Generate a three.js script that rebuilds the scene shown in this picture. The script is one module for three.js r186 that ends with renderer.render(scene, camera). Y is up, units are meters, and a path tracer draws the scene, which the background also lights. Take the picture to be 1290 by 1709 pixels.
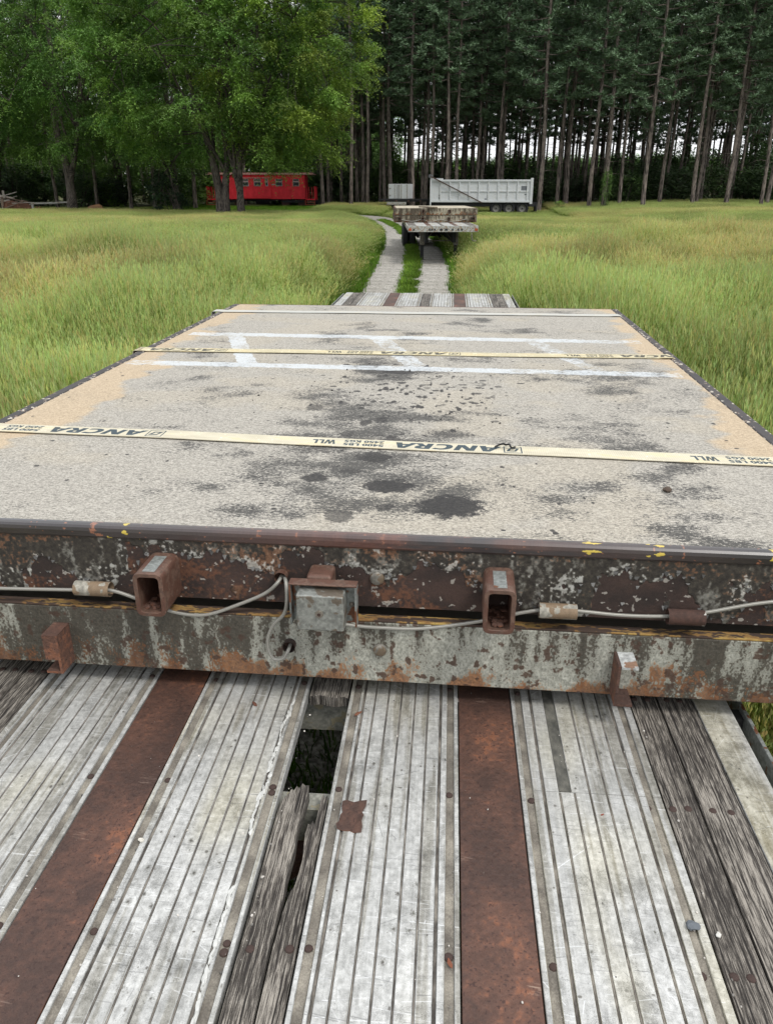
import * as THREE from 'three';
import { mergeGeometries } from 'three/addons/utils/BufferGeometryUtils.js';
import { RoundedBoxGeometry } from 'three/addons/geometries/RoundedBoxGeometry.js';

// ---------------------------------------------------------------- camera, sky, sun, exposure
const scene = new THREE.Scene();
const camera = new THREE.PerspectiveCamera(67.45, 772 / 1024, 0.05, 1200);
camera.rotation.order = 'YXZ';
camera.position.set(0.335, 2.9, 0);
camera.rotation.set(-22.85 * Math.PI / 180, 5.06 * Math.PI / 180, 0);

const renderer = new THREE.WebGLRenderer({ antialias: true });
renderer.setSize(772, 1024);
renderer.toneMapping = THREE.LinearToneMapping;
renderer.toneMappingExposure = 1.5;
renderer.shadowMap.enabled = true;

const sun = new THREE.DirectionalLight(new THREE.Color(1, 0.96, 0.9), 1.5);
sun.position.set(34, 70, 28);
sun.castShadow = true;
sun.shadow.radius = 24;
sun.shadow.mapSize.set(4096, 4096);
Object.assign(sun.shadow.camera, { left: -90, right: 90, top: 90, bottom: -90, near: 1, far: 320 });
sun.target.position.set(0, 0, -45);
sun.position.add(sun.target.position);
scene.add(sun, sun.target);

// ---------------------------------------------------------------- noise and random numbers
function rng(seed) {
  let s = seed | 0;
  return () => { s = (s + 0x6d2b79f5) | 0; let t = Math.imul(s ^ (s >>> 15), 1 | s); t = (t + Math.imul(t ^ (t >>> 7), 61 | t)) ^ t; return ((t ^ (t >>> 14)) >>> 0) / 4294967296; };
}
const LAT = new Float32Array(65536);
{ const r = rng(77); for (let i = 0; i < 65536; i++) LAT[i] = r(); }
const hash2 = (ix, iy, s) => LAT[((Math.imul(ix, 374761393) + Math.imul(iy, 668265263) + Math.imul(s, 1274126177)) ^ (Math.imul(ix, 374761393) + Math.imul(iy, 668265263) >>> 13)) & 65535];
function vn(x, y, s = 0) {
  const ix = Math.floor(x), iy = Math.floor(y);
  let fx = x - ix, fy = y - iy;
  fx = fx * fx * (3 - 2 * fx); fy = fy * fy * (3 - 2 * fy);
  const a = hash2(ix, iy, s), b = hash2(ix + 1, iy, s), c = hash2(ix, iy + 1, s), d = hash2(ix + 1, iy + 1, s);
  return a + (b - a) * fx + (c - a) * fy + (a - b - c + d) * fx * fy;
}
function fbm(x, y, o = 4, s = 0) {
  let v = 0, a = 0.5, t = 0;
  for (let i = 0; i < o; i++) { v += a * vn(x, y, s + i * 17); t += a; a *= 0.5; x = x * 2.03 + 11.3; y = y * 2.03 + 5.7; }
  return v / t;
}
const sst = (x, a, b) => { const t = Math.min(1, Math.max(0, (x - a) / (b - a))); return t * t * (3 - 2 * t); };
const mix = (a, b, t) => a + (b - a) * t;
const mix3 = (a, b, t) => [a[0] + (b[0] - a[0]) * t, a[1] + (b[1] - a[1]) * t, a[2] + (b[2] - a[2]) * t];
const clamp = (x, a = 0, b = 1) => Math.min(b, Math.max(a, x));

// overcast sky: thin bright cloud with a few paler blue openings
{
  const W = 1024, H = 512, d = new Float32Array(W * H * 4);
  for (let j = 0; j < H; j++) {
    const up = ((j + 0.5) / H - 0.5) * Math.PI, sy = Math.sin(up);
    for (let i = 0; i < W; i++) {
      const a = (i + 0.5) / W * 2 * Math.PI, k = (j * W + i) * 4;
      const px = Math.cos(a) / (Math.abs(sy) + 0.25), pz = Math.sin(a) / (Math.abs(sy) + 0.25);
      const c = fbm(px * 1.7 + 20, pz * 1.7 + 20, 5, 3), open = sst(c, 0.56, 0.72) * 0.5;
      const base = 0.86 + 0.22 * Math.max(0, sy) + 0.25 * (fbm(px * 2.6 + 50, pz * 2.6 + 9, 4, 8) - 0.5);
      d[k] = base * mix(1.0, 0.66, open); d[k + 1] = base * mix(1.01, 0.84, open); d[k + 2] = base * mix(1.03, 1.1, open); d[k + 3] = 1;
    }
  }
  const t = new THREE.DataTexture(d, W, H, THREE.RGBAFormat, THREE.FloatType);
  t.mapping = THREE.EquirectangularReflectionMapping; t.magFilter = THREE.LinearFilter; t.needsUpdate = true;
  scene.background = t; scene.environment = t;
}

// ---------------------------------------------------------------- texture and material helpers
function tex(w, h, fn, o = {}) {
  const d = new Uint8Array(w * h * 4);
  for (let j = 0; j < h; j++) for (let i = 0; i < w; i++) {
    const c = fn((i + 0.5) / w, (j + 0.5) / h, i, j), k = (j * w + i) * 4;
    if (typeof c === 'number') { d[k] = d[k + 1] = d[k + 2] = clamp(c, 0, 255); } else { d[k] = clamp(c[0], 0, 255); d[k + 1] = clamp(c[1], 0, 255); d[k + 2] = clamp(c[2], 0, 255); }
    d[k + 3] = 255;
  }
  const t = new THREE.DataTexture(d, w, h);
  t.magFilter = THREE.LinearFilter; t.minFilter = THREE.LinearFilter;
  if (o.srgb) t.colorSpace = THREE.SRGBColorSpace;
  t.wrapS = t.wrapT = o.clampEdge ? THREE.ClampToEdgeWrapping : THREE.RepeatWrapping;
  if (o.repeat) t.repeat.set(o.repeat[0], o.repeat[1]);
  t.needsUpdate = true;
  return t;
}
const ctex = (w, h, fn, o = {}) => tex(w, h, fn, { srgb: true, ...o });
const std = (p) => new THREE.MeshStandardMaterial({ side: THREE.DoubleSide, ...p });
const rgb = (r, g, b) => new THREE.Color().setRGB(r / 255, g / 255, b / 255, THREE.SRGBColorSpace);
// periodic noise for tiling maps: blends the seams
const tileN = (f, u, v) => { if (u < 0.85 && v < 0.85) return f(u, v); const bu = sst(u, 0.85, 1), bv = sst(v, 0.85, 1); return mix(mix(f(u, v), f(u - 1, v), bu), mix(f(u, v - 1), f(u - 1, v - 1), bu), bv); };

// ---------------------------------------------------------------- object helpers
const used = {};
function numbered(n) { used[n] = (used[n] ?? -1) + 1; return used[n] ? n + '_' + String(used[n]).padStart(3, '0') : n; }
function shade(o) { o.traverse((m) => { if (m.isMesh) { m.castShadow = true; m.receiveShadow = true; } }); return o; }
function tag(o, label, category, group, kind) {
  if (label) o.userData.label = label;
  if (category) o.userData.category = category;
  if (group) o.userData.group = group;
  if (kind) o.userData.kind = kind;
  return o;
}
function join(g) { if (!Array.isArray(g)) return g; if (g.length === 1) return g[0]; return mergeGeometries(g.map((x) => { const y = x.index ? x.toNonIndexed() : x; for (const k of Object.keys(y.attributes)) if (!['position', 'normal', 'uv', 'color'].includes(k)) y.deleteAttribute(k); return y; }), false); }
function part(name, g, m, parent, label) { const o = new THREE.Mesh(join(g), m); o.name = name; o.castShadow = o.receiveShadow = true; if (label) o.userData.label = label; parent.add(o); return o; }
function thing(name, label, category, p = [0, 0, 0], ry = 0, group) { const o = new THREE.Group(); o.name = numbered(name); o.position.set(...p); o.rotation.y = ry; tag(o, label, category, group); scene.add(o); return o; }
function single(name, g, m, label, category, group, kind) { const o = part(numbered(name), g, m, scene); return tag(o, label, category, group, kind); }
function copyOf(o, p, ry, s, label, group, sy) { const c = o.clone(); c.name = numbered(o.name.replace(/_\d+$/, '')); c.userData = { ...o.userData }; c.position.set(...p); c.rotation.y = ry; c.scale.set(s, sy ?? s, s); if (label) c.userData.label = label; if (group) c.userData.group = group; scene.add(c); return c; }

// uv in metres from the dominant face direction
function boxUV(g, s = 1, ou = 0, ov = 0, grain = false) {
  if (g.index) g = g.toNonIndexed();
  const p = g.attributes.position, uv = new Float32Array(p.count * 2), A = new THREE.Vector3(), B = new THREE.Vector3(), Cc = new THREE.Vector3();
  for (let i = 0; i < p.count; i += 3) {
    A.fromBufferAttribute(p, i); B.fromBufferAttribute(p, i + 1).sub(A); Cc.fromBufferAttribute(p, i + 2).sub(A); B.cross(Cc);
    const ax = Math.abs(B.x), ay = Math.abs(B.y), az = Math.abs(B.z);
    for (let k = 0; k < 3; k++) {
      const x = p.getX(i + k), y = p.getY(i + k), z = p.getZ(i + k);
      let u, v;
      if (ay >= ax && ay >= az) { u = x; v = z; } else if (ax >= az) { if (grain) { u = y; v = z; } else { u = z; v = y; } } else { u = x; v = y; }
      uv[(i + k) * 2] = u * s + ou; uv[(i + k) * 2 + 1] = v * s + ov;
    }
  }
  g.setAttribute('uv', new THREE.BufferAttribute(uv, 2));
  return g;
}
function bx(x0, x1, y0, y1, z0, z1, bevel = 0) {
  const w = x1 - x0, h = y1 - y0, d = z1 - z0;
  const g = bevel ? new RoundedBoxGeometry(w, h, d, 2, Math.min(bevel, w / 2.01, h / 2.01, d / 2.01)) : new THREE.BoxGeometry(w, h, d);
  g.translate((x0 + x1) / 2, (y0 + y1) / 2, (z0 + z1) / 2);
  return boxUV(g);
}
function cyl(r0, r1, h, seg, p, axis = 'y', open = false) {
  const g = new THREE.CylinderGeometry(r1, r0, h, seg, 1, open);
  if (axis === 'x') g.rotateZ(-Math.PI / 2); if (axis === 'z') g.rotateX(Math.PI / 2);
  g.translate(...p); return g.toNonIndexed();
}
function bar(a, b, w, h) { // box beam between two points
  const A = new THREE.Vector3(...a), B = new THREE.Vector3(...b), L = A.distanceTo(B);
  const g = boxUV(new THREE.BoxGeometry(w, h, L));
  g.applyMatrix4(new THREE.Matrix4().lookAt(A, B, new THREE.Vector3(0, 1, 0.001)).setPosition(A.add(B).multiplyScalar(0.5)));
  return g;
}
function tube(points, r, seg = 60, rad = 8) { return new THREE.TubeGeometry(new THREE.CatmullRomCurve3(points.map((p) => new THREE.Vector3(...p))), seg, r, rad, false).toNonIndexed(); }
function profile(pts, z0, z1) { // polygon in x,y pulled along z
  const g = new THREE.ExtrudeGeometry(new THREE.Shape(pts.map((p) => new THREE.Vector2(...p))), { depth: z1 - z0, bevelEnabled: false, steps: 1 });
  g.translate(0, 0, z0); return boxUV(g, 1, 0, 0, true);
}
function plate(pts, y0, y1) { // polygon in x,z with thickness in y
  const g = new THREE.ExtrudeGeometry(new THREE.Shape(pts.map((p) => new THREE.Vector2(p[0], -p[1]))), { depth: y1 - y0, bevelEnabled: false });
  g.rotateX(-Math.PI / 2); g.translate(0, y0, 0); return boxUV(g, 1, 0, 0, true);
}
class Tris {
  constructor() { this.p = []; this.c = []; }
  tri(a, b, c, k) { this.p.push(a[0], a[1], a[2], b[0], b[1], b[2], c[0], c[1], c[2]); for (let i = 0; i < 3; i++) this.c.push(k[0], k[1], k[2]); }
  quad(a, b, c, d, k) { this.tri(a, b, c, k); this.tri(a, c, d, k); }
  geo() { const g = new THREE.BufferGeometry(); g.setAttribute('position', new THREE.Float32BufferAttribute(this.p, 3)); g.setAttribute('color', new THREE.Float32BufferAttribute(this.c, 3)); g.computeVertexNormals(); return g; }
}

// ---------------------------------------------------------------- terrain
const track = [[-1.0, 6, 1.5], [-1.0, -12, 1.5], [-1.03, -21.6, 1.46], [-1.2, -27.2, 1.52], [-1.6, -34, 1.5], [-2.15, -40.6, 1.42], [-3.0, -47.6, 1.3], [-4.5, -55.8, 1.25], [-6.4, -63, 1.4], [-9.5, -66.5, 1.7], [-14, -67.6, 1.6], [-22, -67, 1.2], [-30, -66.2, 0.7]];
function trackAt(x, z) { // signed distance outside the track edge and position across
  let best = 1e9, lat = 0;
  for (let i = 0; i < track.length - 1; i++) {
    const [ax, az, aw] = track[i], [bx_, bz, bw] = track[i + 1];
    const dx = bx_ - ax, dz = bz - az, t = clamp(((x - ax) * dx + (z - az) * dz) / (dx * dx + dz * dz));
    const px = ax + dx * t, pz = az + dz * t, d = Math.hypot(x - px, z - pz), e = d - mix(aw, bw, t);
    if (e < best) { best = e; lat = d * Math.sign((x - px) * -dz + (z - pz) * dx); }
  }
  return [best, lat];
}
function ground(x, z) {
  const d = clamp(-z, -30, 130);
  let h = 0.0135 * d;
  h += 0.003 * d * sst(x, 6, 26) * sst(d, 10, 60);
  const e = trackAt(x, z)[0];
  h += (fbm(x * 0.09 + 40, z * 0.09 + 40, 3, 5) - 0.5) * mix(0.5, 0.2, sst(d, 25, 50)) * sst(e, 0.2, 8) * sst(d, 6, 22);
  return h;
}
const soilTex = ctex(512, 512, (u, v) => {
  const n = tileN((a, b) => fbm(a * 9 + 30, b * 9 + 30, 5, 21), u, v), m = tileN((a, b) => fbm(a * 60 + 30, b * 60 + 30, 3, 22), u, v);
  return mix3([66, 62, 36], [104, 112, 54], clamp(n * 1.3 - 0.2 + (m - 0.5) * 0.9));
}, { repeat: [0.5, 0.5] });
const M = {};
M.soil = std({ map: soilTex, roughness: 1 });
{
  const xs = [], zs = [];
  for (let x = -60; x <= 60; x += 1) xs.push(x); for (let x = 65; x <= 130; x += 8) { xs.push(x); xs.unshift(-x); } for (const x of [200, 320, 500]) { xs.push(x); xs.unshift(-x); }
  for (let z = 12; z >= -92; z -= 1) zs.push(z); for (let z = -100; z >= -180; z -= 8) zs.push(z); for (const z of [-260, -400, -600]) zs.push(z); for (const z of [30, 80, 200, 400]) zs.unshift(z);
  const P = [], U = [], I = [];
  for (const z of zs) for (const x of xs) { P.push(x, ground(x, z), z); U.push(x, z); }
  for (let j = 0; j < zs.length - 1; j++) for (let i = 0; i < xs.length - 1; i++) { const a = j * xs.length + i, b = a + 1, c = a + xs.length, d = c + 1; I.push(a, b, c, b, d, c); }
  const g = new THREE.BufferGeometry(); g.setAttribute('position', new THREE.Float32BufferAttribute(P, 3)); g.setAttribute('uv', new THREE.Float32BufferAttribute(U, 2)); g.setIndex(I); g.computeVertexNormals();
  single('ground', g, M.soil, 'green brown meadow soil under tall grass', 'ground', null, 'structure');
}
// gravel track
const gravelTex = ctex(512, 512, (u, v, i, j) => {
  const n = tileN((a, b) => fbm(a * 7 + 5, b * 7 + 5, 4, 31), u, v), g = tileN((a, b) => vn(a * 90 + 5, b * 90 + 5, 32), u, v), h = hash2(i, j, 33);
  const t = clamp(0.5 + (g - 0.5) * 1.2 + (h - 0.5) * 0.5 + (n - 0.5) * 0.5);
  return mix3([96, 92, 84], [180, 176, 168], t);
}, { repeat: [0.6, 0.6] });
const gravelBump = tex(512, 512, (u, v) => tileN((a, b) => fbm(a * 70 + 5, b * 70 + 5, 3, 32), u, v) * 255, { repeat: [0.6, 0.6] });
M.gravel = std({ map: gravelTex, bumpMap: gravelBump, bumpScale: 0.02, roughness: 0.95 });
{
  const cs = new THREE.CatmullRomCurve3(track.map((t) => new THREE.Vector3(t[0], t[2], t[1]))), N = 260, K = 10, P = [], U = [], I = [], r = rng(5);
  for (let i = 0; i <= N; i++) {
    const p = cs.getPoint(i / N), q = cs.getTangent(i / N), nx = -q.z, nz = q.x, l = Math.hypot(nx, nz);
    const j0 = 1 + (r() - 0.5) * 0.14, j1 = 1 + (r() - 0.5) * 0.14;
    for (let k = 0; k <= K; k++) { const s = (k / K * 2 - 1) * p.y * (k < K / 2 ? j0 : j1), x = p.x + nx / l * s, z = p.z + nz / l * s; P.push(x, ground(x, z) + 0.025 - (k === 0 || k === K ? 0.08 : 0), z); U.push(x, z); }
  }
  for (let i = 0; i < N; i++) for (let k = 0; k < K; k++) { const a = i * (K + 1) + k, b = a + 1, c = a + K + 1, d = c + 1; I.push(a, b, c, b, d, c); }
  const g = new THREE.BufferGeometry(); g.setAttribute('position', new THREE.Float32BufferAttribute(P, 3)); g.setAttribute('uv', new THREE.Float32BufferAttribute(U, 2)); g.setIndex(I); g.computeVertexNormals();
  single('gravel_track', g, M.gravel, 'pale gravel farm track curving between the two meadows', 'track', null, 'structure');
}

// ---------------------------------------------------------------- shared surface textures
const scratches = (t, list, alpha) => t;
// aluminium: one texture covers 1 m by 2 m
const alu = (() => {
  const W = 1024, H = 2048, cv = document.createElement('canvas'); cv.width = W; cv.height = H; const c = cv.getContext('2d'), im = c.createImageData(W, H), r = rng(91);
  for (let j = 0; j < H; j++) for (let i = 0; i < W; i++) {
    const u = i / W, v = j / H, k = (j * W + i) * 4;
    const big = tileN((a, b) => fbm(a * 4 + 9, b * 8 + 9, 4, 41), u, v), mid = tileN((a, b) => fbm(a * 22 + 9, b * 30 + 9, 4, 43), u, v), st = vn(u * 300, v * 26, 45), ac = vn(u * 24, v * 420, 47), h = hash2(i, j, 46);
    const lane = sst(tileN((a, q) => fbm(a * 44 + 9, q * 5 + 9, 4, 58), u, v), 0.54, 0.72);
    let b = 172 - lane * 30 + (big - 0.5) * 46 + (st - 0.5) * 14 + (ac - 0.5) * 7 + (mid - 0.5) * 40 + (h - 0.5) * 34 + (tileN((a, q) => fbm(a * 110 + 9, q * 190 + 9, 3, 44), u, v) - 0.5) * 52;
    const dirt = sst(mid + (h - 0.5) * 0.4, 0.55, 0.8) * sst(big, 0.36, 0.62); b -= dirt * 62;
    const warm = sst(tileN((a, q) => fbm(a * 3 + 70, q * 3 + 70, 3, 48), u, v), 0.5, 0.75);
    if (h > 0.994) b -= 70;
    im.data[k] = clamp(b, 0, 255); im.data[k + 1] = clamp(b - warm * 4 - lane * 2, 0, 255); im.data[k + 2] = clamp(b - 3 - warm * 16 - lane * 6, 0, 255); im.data[k + 3] = 255;
  }
  c.putImageData(im, 0, 0);
  for (let n = 0; n < 2200; n++) {
    const x = r() * W, y = r() * H, l = 8 + r() * r() * 130, a = (r() < 0.75 ? (r() - 0.5) * 0.35 : (r() - 0.5) * 3), lw = 0.5 + r() * 1.0, dark = r() < 0.55;
    c.strokeStyle = dark ? `rgba(60,60,62,${0.15 + r() * 0.4})` : `rgba(238,240,242,${0.2 + r() * 0.5})`; c.lineWidth = lw; c.beginPath(); c.moveTo(x, y); c.lineTo(x + Math.cos(a) * l, y + Math.sin(a) * l); c.stroke();
  }
  for (let n = 0; n < 260; n++) { c.fillStyle = `rgba(60,56,50,${0.2 + r() * 0.45})`; c.beginPath(); c.ellipse(r() * W, r() * H, 1 + r() * 3.5, 1 + r() * 3.5, 0, 0, 7); c.fill(); }
  for (let n = 0; n < 90; n++) { // smudges with a speckled outline
    const x = r() * W, y = r() * H, s = 8 + r() * 22;
    for (let q = 0; q < 130; q++) { const a = r() * 6.28, d = Math.sqrt(r()) * s * r(); c.fillStyle = `rgba(70,68,62,${0.06 + r() * 0.16})`; c.fillRect(x + Math.cos(a) * d, y + Math.sin(a) * d * 1.2, 1 + r() * 3, 1 + r() * 3); }
  }
  const t = new THREE.CanvasTexture(cv); t.colorSpace = THREE.SRGBColorSpace; t.wrapS = t.wrapT = THREE.RepeatWrapping; t.repeat.set(1, 0.5); t.magFilter = THREE.LinearFilter;
  return t;
})();
const aluBump = tex(512, 1024, (u, v, i, j) => 128 + (vn(u * 16, v * 300, 47) - 0.5) * 24 + (fbm(u * 40, v * 60, 3, 49) - 0.5) * 150, { repeat: [1, 0.5] });
M.alu = std({ map: alu, bumpMap: aluBump, bumpScale: 0.0007, metalness: 0.25, roughness: 0.5 });
M.channel = std({ map: ctex(256, 1024, (u, v, i, j) => { const n = fbm(u * 12, v * 40, 4, 51), h = hash2(i, j, 52); return mix3([84, 79, 72], [146, 140, 128], clamp(n * 1.5 - 0.3 + (h - 0.5) * 0.5)); }, { repeat: [2, 0.5] }), roughness: 0.9 });

// rust on flat steel, one texture covers 0.5 m by 2 m
const rustTex = (() => {
  const W = 512, H = 2048, cv = document.createElement('canvas'); cv.width = W; cv.height = H; const c = cv.getContext('2d'), im = c.createImageData(W, H), r = rng(17);
  for (let j = 0; j < H; j++) for (let i = 0; i < W; i++) {
    const u = i / W, v = j / H, k = (j * W + i) * 4, h = hash2(i, j, 61);
    const big = tileN((a, b) => fbm(a * 3 + 9, b * 9 + 9, 4, 62), u, v), fine = tileN((a, b) => fbm(a * 40 + 9, b * 160 + 9, 3, 63), u, v);
    let col = mix3([62, 44, 37], [106, 72, 57], clamp(big * 1.7 - 0.4 + (fine - 0.5) * 0.7));
    const or = sst(big + (fine - 0.5) * 0.8, 0.62, 0.85); col = mix3(col, [128, 80, 54], or * 0.5);
    const pit = sst(tileN((a, b) => vn(a * 120 + 9, b * 480 + 9, 66), u, v), 0.8, 0.9); col = mix3(col, [44, 26, 22], pit * 0.6);
    const q = (h - 0.5) * 16; im.data[k] = clamp(col[0] + q, 0, 255); im.data[k + 1] = clamp(col[1] + q, 0, 255); im.data[k + 2] = clamp(col[2] + q, 0, 255); im.data[k + 3] = 255;
  }
  c.putImageData(im, 0, 0);
  for (let n = 0; n < 16; n++) { const x = r() * W, y = r() * H; for (let q = 0; q < 22; q++) { c.strokeStyle = `rgba(176,160,144,${0.08 + r() * 0.25})`; c.lineWidth = 0.8 + r(); const a = x + (r() - 0.5) * 40, b = y + (r() - 0.5) * 30, l = 5 + r() * 26; c.beginPath(); c.moveTo(a, b); c.lineTo(a + l, b - l * 0.1); c.stroke(); } }
  const t = new THREE.CanvasTexture(cv); t.colorSpace = THREE.SRGBColorSpace; t.wrapS = t.wrapT = THREE.RepeatWrapping; t.repeat.set(2, 0.5); t.magFilter = THREE.LinearFilter; return t;
})();
const rustBump = tex(512, 1024, (u, v) => (tileN((a, b) => fbm(a * 60 + 9, b * 240 + 9, 3, 66), u, v)) * 255, { repeat: [2, 0.5] });
M.rust = std({ map: rustTex, bumpMap: rustBump, bumpScale: 0.0016, roughness: 0.62, metalness: 0.15 });
M.rustRough = std({ map: rustTex, bumpMap: rustBump, bumpScale: 0.003, roughness: 0.85 });

// weathered wood, one texture covers 0.5 m by 2 m, grain along v
const woodH = (u, v) => {
  const w = u + (fbm(u * 4 + 3, v * 4 + 3, 3, 71) - 0.5) * 0.02 + (fbm(u * 2, v * 16, 3, 70) - 0.5) * 0.003;
  const g = fbm(w * 130, v * 14, 4, 72), f = fbm(w * 330, v * 90, 3, 73);
  return [g, f, w];
};
const woodMem = new Float32Array(1024 * 2048 * 2);
const woodTex = ctex(1024, 2048, (u, v, i, j) => {
  const [g, f] = woodH(u, v), q = woodMem[(j * 1024 + i) * 2] = g, q2 = woodMem[(j * 1024 + i) * 2 + 1] = f, h = hash2(i, j, 74), big = fbm(u * 5, v * 7, 3, 75);
  let t = 0.42 + (g - 0.5) * 1.0 + (f - 0.5) * 1.7 + (h - 0.5) * 0.5 + (big - 0.5) * 0.8;
  let c = mix3([42, 38, 34], [142, 136, 127], clamp(t));
  const crack = sst(g, 0.4, 0.28); c = mix3(c, [30, 26, 23], crack * 0.85);
  return c;
}, { repeat: [2, 0.5] });
const woodBump = tex(1024, 2048, (u, v, i, j) => { const g = woodMem[(j * 1024 + i) * 2], f = woodMem[(j * 1024 + i) * 2 + 1]; return 255 * clamp(sst(g, 0.2, 0.5) * 0.65 + f * 0.35); }, { repeat: [2, 0.5] });
M.wood = std({ map: woodTex, bumpMap: woodBump, bumpScale: 0.0022, roughness: 0.95 });

// ---------------------------------------------------------------- concrete deck of the scale
const oil = [[0.335, -2.23, 0.112, 0.095, 1], [0.127, -2.385, 0.092, 0.065, 1], [-0.132, -2.445, 0.046, 0.05, 0.9], [0.047, -2.68, 0.062, 0.07, 0.85], [0.09, -2.905, 0.03, 0.05, 0.7], [-0.044, -3.131, 0.026, 0.05, 0.8], [0.02, -3.18, 0.03, 0.05, 0.6], [0.13, -2.20, 0.03, 0.03, 0.7], [-0.02, -2.52, 0.04, 0.03, 0.5], [-0.3, -3.35, 0.04, 0.06, 0.6], [0.03, -4.11, 0.09, 0.05, 0.8], [-0.12, -4.12, 0.12, 0.05, 0.7], [0.0, -2.12, 0.05, 0.05, 0.6], [-0.1, -2.95, 0.03, 0.04, 0.5]];
{ const r = rng(303); for (let i = 0; i < 210; i++) { const a = r() * 6.283, d = Math.sqrt(-2 * Math.log(1 - r() * 0.98)); oil.push([0.12 + Math.cos(a) * d * 0.22, -3.62 + Math.sin(a) * d * 0.33, 0.006 + r() * r() * 0.022, 0.008 + r() * r() * 0.03, 0.5 + r() * 0.5]); } for (let i = 0; i < 260; i++) oil.push([-1.5 + r() * 3, -2.05 - r() * 4.4, 0.003 + r() * 0.007, 0.004 + r() * 0.008, 0.6 + r() * 0.4]); }
const oilGrid = new Map();
for (const o of oil) { for (let a = Math.floor((o[0] - o[2] * 1.5) * 10); a <= Math.floor((o[0] + o[2] * 1.5) * 10); a++) for (let b = Math.floor((o[1] - o[3] * 1.5) * 10); b <= Math.floor((o[1] + o[3] * 1.5) * 10); b++) { const k = a * 1000 + b; if (!oilGrid.has(k)) oilGrid.set(k, []); oilGrid.get(k).push(o); } }
const seg = (x, z, ax, az, bx_, bz) => { const dx = bx_ - ax, dz = bz - az, t = clamp(((x - ax) * dx + (z - az) * dz) / (dx * dx + dz * dz)); return Math.hypot(x - ax - dx * t, z - az - dz * t); };
const slabTex = ctex(2048, 2048, (u, v, i, j) => {
  const x = -1.56 + u * 3.12, z = -2.0 - (1 - v) * 4.62; // v = 1 is the end that carries the tubes
  const h = hash2(i, j, 81), streak = vn(x * 130, z * 420, 82), grain = vn(x * 260, z * 260, 83), n = fbm(x * 2.2 + 9, z * 2.2 + 40, 5, 84), m = fbm(x * 6 + 9, z * 9 + 90, 5, 86);
  const sp = 0.5 + (streak - 0.5) * 0.8 + (grain - 0.5) * 0.75 + (h - 0.5) * 0.55;
  let c = mix3([120, 116, 108], [174, 169, 159], clamp(sp));
  const pale = sst(fbm(x * 2.6 + 60, z * 3.2 + 3, 4, 92), 0.5, 0.68); c = mix3(c, mix3([140, 131, 114], [180, 169, 149], clamp(sp)), pale * 0.32);
  const side = 1.56 - Math.abs(x), bw = (x < 0 ? 0.2 : 0.14) + (fbm(z * 2.4, x > 0 ? 3 : 9, 4, 85) - 0.5) * 0.34 + (m - 0.5) * 0.26;
  const beige = sst(bw - side, -0.02, 0.05); c = mix3(c, mix3([150, 132, 107], [188, 168, 140], clamp(sp)), beige * 0.85);
  // mould and oil film
  const zc = -z;
  let D = 0.76 * Math.exp(-(((x - 0.0) / 0.7) ** 2)) * sst(zc, 1.9, 2.2) * (1 - sst(zc, 3.9, 5.4) * 0.6);
  D = Math.max(D, 0.8 * Math.exp(-(((side - 0.42) / 0.2) ** 2)) * (x > 0 ? 1 - sst(zc, 2.9, 3.6) * 0.3 : 0.35) * (zc < 4.6 ? 1 : 0.6), 0.4);
  const mk = sst(n * 0.6 + m * 0.6 - 0.14, 0.6 - D * 0.42, 0.98 - D * 0.36);
  const gs = 0.5 + (streak - 0.5) * 0.75 + (vn(x * 150, z * 380, 93) - 0.5) * 0.6 + (h - 0.5) * 0.5, dark = sst(mk * 0.92 - gs, -0.16, 0.2) * (1 - beige * 0.9);
  c = mix3(c, [56, 55, 53], dark * 0.84);
  if (h > 0.988) c = mix3(c, [50, 46, 42], 0.6);
  const os = oilGrid.get(Math.floor(x * 10) * 1000 + Math.floor(z * 10));
  if (os) for (const o of os) { const d = Math.hypot((x - o[0]) / o[2], (z - o[1]) / o[3]) + (fbm(x * 40, z * 40, 3, 87) - 0.5) * 0.7; const s = sst(d + (sp - 0.5) * 0.25, 1.1, 0.78) * o[4]; if (s > 0) c = mix3(c, mix3([30, 29, 29], [52, 50, 48], clamp(sp)), s * 0.92); }
  // white painted lines
  const wob = (fbm(x * 25, z * 25, 3, 88) - 0.5) * 0.03;
  const l1 = Math.abs(z - (-5.155 + x * 0.012)) < 0.06 + wob && x > -1.5 && x < 1.5 ? 1 : 0, l2 = Math.abs(z - (-4.205 + x * 0.012)) < 0.055 + wob && x > -1.54 && x < 1.52 ? 1 : 0;
  const g1 = seg(x, z, -1.185, -5.16, -0.835, -4.2) < 0.052 + wob ? 1 : 0, g2 = seg(x, z, -0.2, -5.13, 0.12, -4.22) < 0.06 + wob ? 0.62 : 0, g3 = seg(x, z, 0.8, -5.12, 1.09, -4.25) < 0.055 + wob ? 0.6 : 0;
  const L = Math.max(l1 * (Math.abs(x) > 1.1 ? 0.7 : 0.94), l2 * (x < -1.25 ? 0.75 : x > 1.2 ? 0.7 : 0.95), g1 * 0.84, g2, g3);
  if (L > 0) { const wear = fbm(x * 50, z * 120, 4, 89) * 0.6 + fbm(x * 9, z * 9, 3, 90) * 0.4 + (h - 0.5) * 0.18; const s = sst(wear, 0.75 - L * 0.5, 0.88 - L * 0.48); c = mix3(c, [184 + (h - 0.5) * 20, 189 + (h - 0.5) * 20, 192 + (h - 0.5) * 20], s * (0.68 + sp * 0.26)); }
  return c;
}, { clampEdge: true });
const slabBump = tex(1024, 1024, (u, v, i, j) => 128 + (vn(u * 400, v * 1900, 82) - 0.5) * 110 + (hash2(i, j, 81) - 0.5) * 90, { clampEdge: true });
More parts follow.
